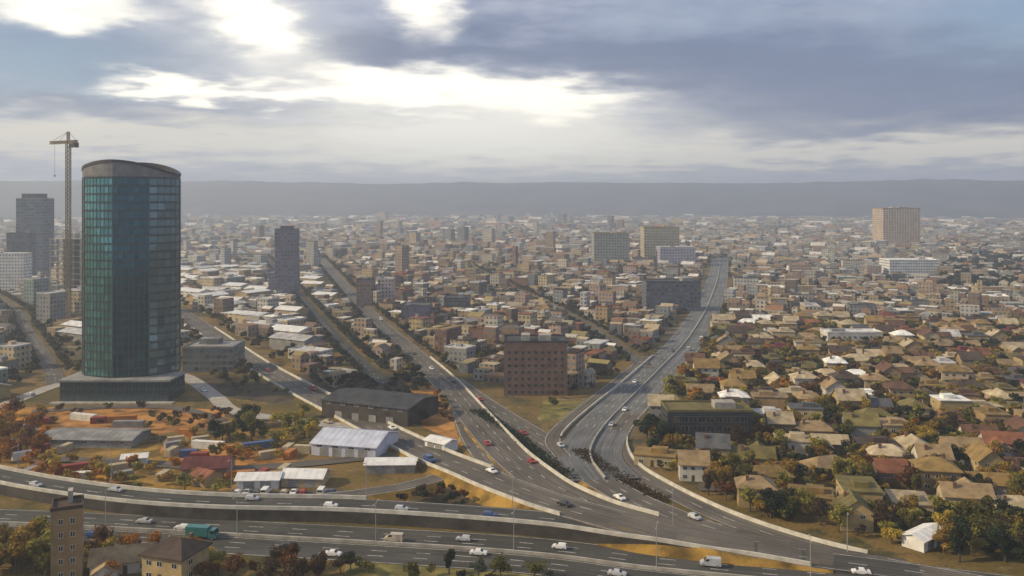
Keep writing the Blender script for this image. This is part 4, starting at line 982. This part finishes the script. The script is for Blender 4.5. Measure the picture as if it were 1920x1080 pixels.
grove([(1060, 700), (1180, 700), (1100, 750), (1020, 790)], 14, ['dark green', 'brown', 'olive green'], .5, .9)
grove([(1830, 650), (1960, 650), (1960, 720), (1830, 720)], 8, ['dark green', 'grey green'], 1.0, 1.4)
grove([(1360, 600), (1560, 600), (1560, 640), (1340, 650)], 22, ['grey green', 'dark green', 'olive green'], .8, 1.2)
# gardens of the suburb
pal = ['olive green'] * 5 + ['dark green'] * 6 + ['brown'] * 4 + ['rust brown'] * 2 + ['yellow green'] * 4 + ['ochre'] * 5 + ['yellow'] + ['orange']
for _ in range(26000):
    y = math.sqrt(rnd.uniform(225 ** 2, 660 ** 2)); x = rnd.uniform(.1, .62) * y; px, py = proj(x, y)
    if len(TREE_SPOTS) > 2600: break
    if inpoly(px, py, SUBURB): spot(x, y, rnd.choice(pal), rnd.uniform(.5, 1.15), rr=.8)
# street trees and the rest of the town
for key, gap in (('S', 6), ('U', 6), ('B', 9), ('V', 9)):
    r = ROADS[key]
    for i in range(2, len(r.c) - 2, max(1, int(gap / 4))):
        for s in (-1, 1):
            q = r.off(i, s * (r.w / 2 + 2.6))
            if q[1] > 470: spot(q[0], q[1], rnd.choice(('dark green', 'grey green', 'dark green', 'brown')), rnd.uniform(.6, 1.0))
near = sorted(TREE_SPOTS, key=lambda t: (t[1] / t[3]))[:297]; nearset = set(id(t) for t in near)
for t in near:
    x, y, ck, s, pi = t; cm, tm, form, rx = TP[pi]
    root = empty('tree', (x, y, 0), rnd.uniform(0, 6.28)); root.scale = (s * rnd.uniform(.9, 1.1), s * rnd.uniform(.9, 1.1), s)
    link('trunk', tm, root); link('crown', recolour(cm, LMAT[ck]), root); TREES.append((root, x, y, ck, form, s))
HB = [(h[1], h[2], 'the %s %s-roofed house' % (hy(h[4]), hy(h[5]))) for h in HOUSES]
for (o, x, y, ck, form, s) in TREES:
    hb = min(HB, key=lambda h: (h[0] - x) ** 2 + (h[1] - y) ** 2); dh = math.hypot(hb[0] - x, hb[1] - y)
    other = min((t for t in TREES if t[0] is not o), key=lambda t: (t[1] - x) ** 2 + (t[2] - y) ** 2)
    size = 'small' if s < .65 else 'tall' if s > 1.0 else 'medium'
    o['label'] = '%s %s %s tree beside %s %s one near %s' % (size, hy(ck), form, an(hy(other[3])) if True else '', other[4], hb[2] if dh < 22 else near_lm(x, y)); o['category'] = 'tree'; o['group'] = 'trees among houses and roads'

def far_trees():
    base = [crown_arrays(np.random.RandomState(50 + i), 3.0, 2.3, 4.0, 6, n, l) for i, (n, l) in enumerate(((150, .62), (130, .66), (60, .95), (55, 1.0)))]
    Q, C = [], []
    spots = [(t[0], t[1], t[2], t[3], 0) for t in TREE_SPOTS if id(t) not in nearset]
    cold = ['grey green', 'dark green', 'olive green', 'brown']; warm = ['olive green', 'brown', 'dark green', 'dark green', 'rust brown']
    for (ylo, yhi, N, s0, lod) in ((440, 900, 5000, .9, 0), (900, 1700, 6500, 1.1, 2), (1700, 3800, 3200, 1.8, 3)):
        for _ in range(N):
            y = math.sqrt(nrs.uniform(ylo ** 2, yhi ** 2)); x = nrs.uniform(-.66, .66) * y; px, py = proj(x, y)
            if y < 1400 and (road_gap(x, y) < 2.5 or not OC.free(x, y, 2.2)): continue
            blue = 1765 < px < 1960 and 455 < py < 560
            spots.append((x, y, 'dark green' if blue else (warm if py > 560 else cold)[nrs.randint(4)], s0 * nrs.uniform(.7, 1.25), lod + nrs.randint(2)))
    for _ in range(700):                                       # dark wood at the end of the suburb
        px, py = nrs.uniform(1765, 1990), nrs.uniform(462, 545); x, y, _z = pix(px, py)
        if OC.free(x, y, 2): spots.append((x, y, 'grey green' if nrs.rand() < .5 else 'dark green', nrs.uniform(1.2, 2.0), 2))
    for (x, y, ck, s, lod) in spots:
        a = nrs.uniform(0, 6.28); c, sn = math.cos(a), math.sin(a); q = base[lod if lod < 4 else 3]; v = q.reshape(-1, 3) * s
        w_ = np.empty_like(v); w_[:, 0] = v[:, 0] * c - v[:, 1] * sn + x; w_[:, 1] = v[:, 0] * sn + v[:, 1] * c + y; w_[:, 2] = v[:, 2] * .95
        Q.append(w_); col = np.array(TC[ck]) * nrs.uniform(.8, 1.2); C.append(np.tile(np.append(col, 1.0), (len(v), 1)))
    V = np.concatenate(Q).astype(np.float32); Cc = np.concatenate(C).astype(np.float32); nf = len(V) // 4
    me = bpy.data.meshes.new('distant_trees'); me.vertices.add(len(V)); me.vertices.foreach_set('co', V.ravel()); me.loops.add(len(V)); me.loops.foreach_set('vertex_index', np.arange(len(V), dtype=np.int32))
    me.polygons.add(nf); me.polygons.foreach_set('loop_start', np.arange(0, len(V), 4, dtype=np.int32)); me.update(calc_edges=True)
    at = me.color_attributes.new('Col', 'FLOAT_COLOR', 'POINT'); at.data.foreach_set('color', Cc.ravel()); me.materials.append(leafmat('far_leaves', (1, 1, 1), True))
    tag(link('distant_trees', me), 'countless small trees filling gardens and streets across the city', kind='stuff')
    print('far tree quads', nf)
far_trees()

# added dark leaf strips standing in for shadow between the carriageways
def shadow_gap_hedge(key, s, i0, i1, w, h, ck, label, seed):
    r = ROADS[key]; n = len(r.c); rs = np.random.RandomState(seed); Q = []
    for i in range(int(i0 * n), int(i1 * n)):
        for k in range(160):
            q = r.off(i, s + rs.uniform(-w / 2, w / 2)); p = np.array((q[0] + rs.uniform(-2.6, 2.6), q[1] + rs.uniform(-2.6, 2.6), rs.uniform(.1, h * (.6 + .5 * math.sin(i * 1.3) ** 2))))
            u = rs.normal(size=3); u /= np.linalg.norm(u); v = np.cross(u, rs.normal(size=3)); v /= np.linalg.norm(v); l = rs.uniform(.2, .42)
            Q.append([p + u * l, p + v * l, p - u * l, p - v * l])
    Q = np.array(Q).reshape(-1, 3); me = bpy.data.meshes.new('shadow_gap_hedge'); me.from_pydata([tuple(p) for p in Q], [], [tuple(range(k, k + 4)) for k in range(0, len(Q), 4)]); me.materials.append(LMAT[ck])
    tag(link('shadow_gap_hedge', me), label, 'shadow_gap_hedge', 'added strips for shadowed gaps between carriageways')
shadow_gap_hedge('D', 7.9, .26, .64, 2.6, 1.7, 'dark green', 'dark green leaf strip standing in for shadow between straight highway and sunken carriageway', 1)
shadow_gap_hedge('D', -8.2, .52, .74, 2.8, 1.5, 'brown', 'brownish leaf strip standing in for shadow between the sunken carriageway and the slip road', 2)

# ------------------------------------------------------------------ vehicles
CARC = {'white': (.75, .75, .73), 'silver': (.45, .46, .48), 'black': (.02, .02, .022), 'dark grey': (.08, .085, .09), 'red': (.35, .03, .025), 'blue': (.04, .08, .22), 'teal': (.03, .16, .16), 'beige': (.48, .42, .32)}
CM = {k: material(k.replace(' ', '_') + '_car_paint', c, .3, .08, .5, spec=.6) for k, c in CARC.items()}
M['car_glass'] = material('car_glass', (.015, .018, .02), .08, .1, spec=.8)
def car_meshes(kind):
    L, Wd = {'saloon': (4.5, 1.78), 'hatchback': (3.9, 1.7), 'van': (5.2, 1.95), 'lorry': (8.6, 2.4)}[kind]
    side = {'saloon': [(-2.25, .35), (-2.25, .8), (-2.1, .95), (-1.35, 1.0), (-.75, 1.42), (.55, 1.42), (1.2, .98), (2.05, .85), (2.25, .65), (2.25, .35)],
            'hatchback': [(-1.95, .35), (-1.95, .95), (-1.75, 1.35), (-1.3, 1.48), (.3, 1.46), (1.0, 1.0), (1.75, .86), (1.95, .65), (1.95, .35)],
            'van': [(-2.6, .4), (-2.6, 2.1), (-2.45, 2.2), (.9, 2.2), (1.7, 1.35), (2.45, 1.1), (2.6, .8), (2.6, .4)],
            'lorry': [(2.2, .5), (2.2, 2.6), (2.4, 2.75), (3.9, 2.75), (4.2, 1.8), (4.3, 1.2), (4.3, .5)]}[kind]
    b = MB(); hw = Wd / 2
    def prof(pts, hw, b, taper=0.0):
        A = [(x, -hw + (taper if z > 1.05 else 0), z) for x, z in pts]; B = [(x, hw - (taper if z > 1.05 else 0), z) for x, z in pts]; n = len(pts)
        for k in range(n): b.face([A[k], A[(k + 1) % n], B[(k + 1) % n], B[k]])
        b.face(A[::-1]); b.face(B)
    prof(side, hw, b, .16 if kind in ('saloon', 'hatchback') else .05)
    if kind == 'lorry': b.box(-4.3, 2.05, -1.22, 1.22, .95, 3.3); b.box(-4.2, 2.3, -.5, .5, .55, .94)
    body = b.mesh('car_body', [M['concrete']])
    gl = MB(); e = .012
    def side_glass(P):
        for s in (-1, 1):
            yy = s * (hw - (.16 if kind in ('saloon', 'hatchback') else .05) + e); q = [(x, yy, z) for x, z in P]; gl.face(q if s < 0 else q[::-1])
    if kind == 'saloon': side_glass([(-1.0, 1.07), (.95, 1.07), (.5, 1.36), (-.72, 1.36)]); fr, rr_ = ((1.17, 1.02), (.58, 1.42)), ((-1.32, 1.03), (-.78, 1.42))
    elif kind == 'hatchback': side_glass([(-1.6, 1.07), (.8, 1.07), (.25, 1.4), (-1.35, 1.4)]); fr, rr_ = ((.97, 1.03), (.33, 1.46)), ((-1.93, 1.0), (-1.76, 1.33))
    elif kind == 'van': side_glass([(.3, 1.4), (1.5, 1.4), (.9, 2.0), (.3, 2.0)]); fr, rr_ = ((1.66, 1.4), (.98, 2.12)), ((-2.6, 1.3), (-2.6, 1.9))
    else: side_glass([(2.7, 1.7), (4.1, 1.7), (3.9, 2.45), (2.7, 2.45)]); fr, rr_ = ((4.2, 1.82), (3.93, 2.68)), None
    for k, P in enumerate((fr, rr_)):
        if not P: continue
        (x0, z0), (x1, z1) = P; dx = e * (1 if k == 0 else -1); yw0, yw1 = hw - .12, hw - .24
        q = [(x0 + dx, -yw0, z0 + e), (x0 + dx, yw0, z0 + e), (x1 + dx, yw1, z1 + e), (x1 + dx, -yw1, z1 + e)]; gl.face(q if k == 0 else q[::-1])
    glass = gl.mesh('car_window', [M['car_glass']])
    r_ = .33 if kind != 'lorry' else .48; w_ = MB(); n = 14
    for yy0, yy1, rad, mi in ((-.11, .11, r_, 0), (-.125, .125, r_ * .6, 1)):
        A = [(rad * math.cos(2 * math.pi * k / n), yy0, rad * math.sin(2 * math.pi * k / n)) for k in range(n)]; B = [(p[0], yy1, p[2]) for p in A]
        for k in range(n): w_.face([A[k], A[(k + 1) % n], B[(k + 1) % n], B[k]], mi)
        w_.face(A, mi); w_.face(B[::-1], mi)
    wheel = w_.mesh('car_wheel', [M['rubber'], M['chrome']])
    l = MB(); l.box(-.05, .05, -.2, .2, -.08, .08); lamp = l.mesh('headlight', [M['lamp_clear']]); l2 = recolour(lamp, M['lamp_red'])
    wx = {'saloon': (-1.35, 1.38), 'hatchback': (-1.2, 1.25), 'van': (-1.7, 1.65), 'lorry': (-2.9, 3.3)}[kind]
    return dict(body=body, glass=glass, wheel=wheel, lamp=lamp, tail=l2, wx=wx, hw=hw, r=r_, L=side, front=max(p[0] for p in side), back=min(p[0] for p in side) if kind != 'lorry' else -4.3)
KM = {k: car_meshes(k) for k in ('saloon', 'hatchback', 'van', 'lorry')}
CARS = []
def car(key, px, lane, kind, ck, flip, where, near_=True):
    r = ROADS[key]; n = len(r.c)
    i = min(range(1, n - 1), key=lambda i: abs(proj(*r.off(i, r.lanes[lane]))[0] - px) if r.c[i][1] > 30 else 1e9)
    q = r.off(i, r.lanes[lane]); d = r.t[i]
    for (_, x2, y2) in CARS:
        if math.hypot(q[0] - x2, q[1] - y2) < 10: return
    sl = (r.c[i + 1][2] - r.c[i - 1][2]) / max(.1, np.linalg.norm((r.c[i + 1] - r.c[i - 1])[:2]))
    root = empty('lorry' if kind == 'lorry' else 'van' if kind == 'van' else 'car', (q[0], q[1], q[2] + .008), math.atan2(d[1], d[0]) + (math.pi if flip else 0)); root.rotation_euler[1] = -math.atan(sl) * (-1 if flip else 1)
    K = KM[kind]; link('body', recolour(K['body'], CM[ck]), root); link('window', K['glass'], root)
    for wx_ in K['wx']:
        for s in (-1, 1): link('wheel', K['wheel'], root, (wx_, s * (K['hw'] - .1), K['r']))
    if near_:
        for s in (-1, 1):
            link('headlight', K['lamp'], root, (K['front'], s * (K['hw'] - .3), .68 if kind != 'lorry' else .9)); link('tail_light', K['tail'], root, (K['back'], s * (K['hw'] - .3), .78 if kind != 'lorry' else 1.1))
    CARS.append((root, q[0], q[1])); root['category'] = 'lorry' if kind == 'lorry' else 'van' if kind == 'van' else 'car'
    root['label'] = '%s %s %s' % (ck, kind, where); root['group'] = 'vehicles on the highways'
for a in [(275, 1, 'saloon', 'silver', 1, 'alone on the dual carriageway before the tan tower house'), (352, 0, 'hatchback', 'white', 1, 'on the far lane of the dual carriageway'), (330, 3, 'van', 'white', 0, 'just behind a teal lorry on the dual carriageway'),
          (378, 3, 'lorry', 'teal', 0, 'leading a white van on the dual carriageway'), (530, 4, 'saloon', 'black', 0, 'on the dual carriageway below the white sheds'), (630, 5, 'saloon', 'white', 0, 'on the near verge lane of the dual carriageway'),
          (735, 0, 'van', 'beige', 1, 'below the loop ramp on the dual carriageway'), (862, 1, 'hatchback', 'silver', 1, 'beneath the elevated ramp parapet'), (905, 3, 'saloon', 'white', 0, 'overtaking a black hatchback on the dual carriageway'), (960, 4, 'hatchback', 'black', 0, 'beside a white saloon on the dual carriageway'),
          (1165, 4, 'saloon', 'silver', 0, 'on the dual carriageway by the tan earth'), (1340, 1, 'van', 'silver', 1, 'on the dual carriageway near the ramp end'), (1436, 3, 'saloon', 'white', 0, 'between two others where the ramp joins'), (1500, 0, 'hatchback', 'red', 1, 'where the ramp joins the dual carriageway'), (1628, 2, 'saloon', 'white', 1, 'near the narrow white roof on the carriageway'),
          (1060, 1, 'hatchback', 'white', 1, 'under the elevated ramp on the dual carriageway'), (1720, 4, 'saloon', 'blue', 0, 'heading past the dark green trees on the carriageway'), (180, 4, 'hatchback', 'blue', 0, 'emerging by the tan tower house')]:
    car('H', *a)
for key, where, lanes, flip, pts in (('R', 'on the elevated ramp', (0, 1), 0, (60, 210, 300, 470, 620, 760, 930)), ('A', 'on the highway branch', (0, 1, 2), 0, (430, 500, 590, 640, 735, 800, 920, 1060)), ('B', 'on the straight city highway', (0, 1, 2), 0, (680, 715, 775, 810, 850, 915, 1000, 1110)),
                                     ('D', 'on the sunken carriageway', (0, 1, 2), 0, (900, 980, 1050, 1160, 1300)), ('C', 'on the grey expressway', (0, 1, 2, 3, 4, 5), None, (1335, 1315, 1290, 1262, 1240, 1215, 1190, 1170, 1145, 1120)), ('T', 'on the pale access road', (0, 1), 0, (60, 380, 620))):
    prev = 'kerb'
    for px in pts:
        ck, kd, ln = rnd.choice(['white'] * 4 + ['silver'] * 4 + ['black', 'dark grey', 'dark grey', 'beige', 'blue', 'red']), rnd.choice(('saloon', 'saloon', 'hatchback', 'hatchback', 'van', 'saloon')), rnd.choice(lanes)
        fl = (1 if ln < 3 else 0) if flip is None else flip
        qx, qy = px, 0; car(key, px, ln, kd, ck, fl, where, False)
        if CARS and CARS[-1][0]['label'].endswith(where): CARS[-1][0]['label'] += (', following a %s' % prev) if prev != 'kerb' else ', at the head of the line'
        prev = '%s %s' % (ck, kd)
# parked cars beside the white sheds
patch('car_park', [(425, 921), (640, 917), (650, 932), (430, 935)], M['asphalt'], 'small grey car park under the white sheds', .016)
PK = [('white', 'hatchback'), ('silver', 'saloon'), ('dark grey', 'hatchback'), ('white', 'van'), ('black', 'saloon'), ('beige', 'hatchback'), ('white', 'saloon'), ('red', 'hatchback'), ('silver', 'hatchback'), ('white', 'van'), ('blue', 'saloon')]
for i, (ck, kd) in enumerate(PK):
    if i in (4, 8): continue
    x, y, _ = pix(446 + 17.5 * i, 926); K = KM[kd]
    root = empty('van' if kd == 'van' else 'car', (x, y, .024), R(88) + rnd.uniform(-.05, .05)); link('body', recolour(K['body'], CM[ck]), root); link('window', K['glass'], root)
    for wx_ in K['wx']:
        for s in (-1, 1): link('wheel', K['wheel'], root, (wx_, s * (K['hw'] - .1), K['r']))
    tag(root, '%s %s parked between %s and %s in the car park' % (ck, kd, 'the kerb' if i == 0 else 'a ' + hy(PK[i - 1][0]) + ' ' + PK[i - 1][1], 'the end' if i == len(PK) - 1 else 'a ' + hy(PK[i + 1][0]) + ' ' + PK[i + 1][1]), 'van' if kd == 'van' else 'car', 'cars parked by the sheds')

# ------------------------------------------------------------------ highway lamp posts
M['galvanised'] = material('galvanised_steel', (.30, .30, .29), .5, .15, .5)
b = MB(); b.tube([(0, 0, -.1), (0, 0, 5), (0, 0, 10)], [.13, .10, .07], 6); LP_POLE = b.mesh('lamp_pole', [M['galvanised']])
b = MB(); b.bar((0, 0, 9.95), (0, 1.9, 10.35), .05); LP_ARM = b.mesh('lamp_arm', [M['galvanised']])
b = MB(); b.box(-.16, .16, 1.8, 2.6, 10.3, 10.42); b.box(-.12, .12, 1.9, 2.5, 10.24, 10.299); LP_HEAD = b.mesh('lamp_head', [M['galvanised']])
for key, offs, gap, i0, where in (('H', 0.0, 9, 6, 'on the median of the dual carriageway'), ('C', 0.0, 11, 60, 'on the median of the grey expressway'), ('R', -5.2, 10, 8, 'on the parapet of the elevated ramp')):
    r = ROADS[key]
    for i in range(i0, len(r.c) - 4, gap):
        q = r.off(i, offs); px, py = proj(*q)
        if not (-20 < px < 1940 and py < 1110 and q[1] < 620): continue
        d = r.t[i]; root = empty('street_lamp', (q[0], q[1], q[2] + (.8 if offs == 0 else .95)), math.atan2(d[1], d[0])); link('pole', LP_POLE, root)
        for k, rz in enumerate((0.0, math.pi) if offs == 0 else (math.pi,)):
            a = link('arm', LP_ARM, root, (0, 0, 0), rz); link('lamp_head', LP_HEAD, a)
        tag(root, '%s steel lamp post standing %s' % ('twin armed' if offs == 0 else 'single armed', where), 'street lamp', 'lamp posts ' + where)

# ------------------------------------------------------------------ haze: the air over the plain
hb = MB(); hb.box(-8800, 8800, -600, 8800, -1.0, 272.0)
hm = bpy.data.materials.new('haze_air'); hm.use_nodes = True; ht = hm.node_tree; ht.nodes.clear()
pv = ht.nodes.new('ShaderNodeVolumePrincipled'); ho = ht.nodes.new('ShaderNodeOutputMaterial'); ht.links.new(pv.outputs[0], ho.inputs['Volume'])
pv.inputs['Color'].default_value = (0.74, 0.85, 1.0, 1); pv.inputs['Density'].default_value = 2.4e-4; pv.inputs['Anisotropy'].default_value = 0.35
tag(hb.build('haze', hm), 'pale grey haze hanging over the whole city', kind='stuff')
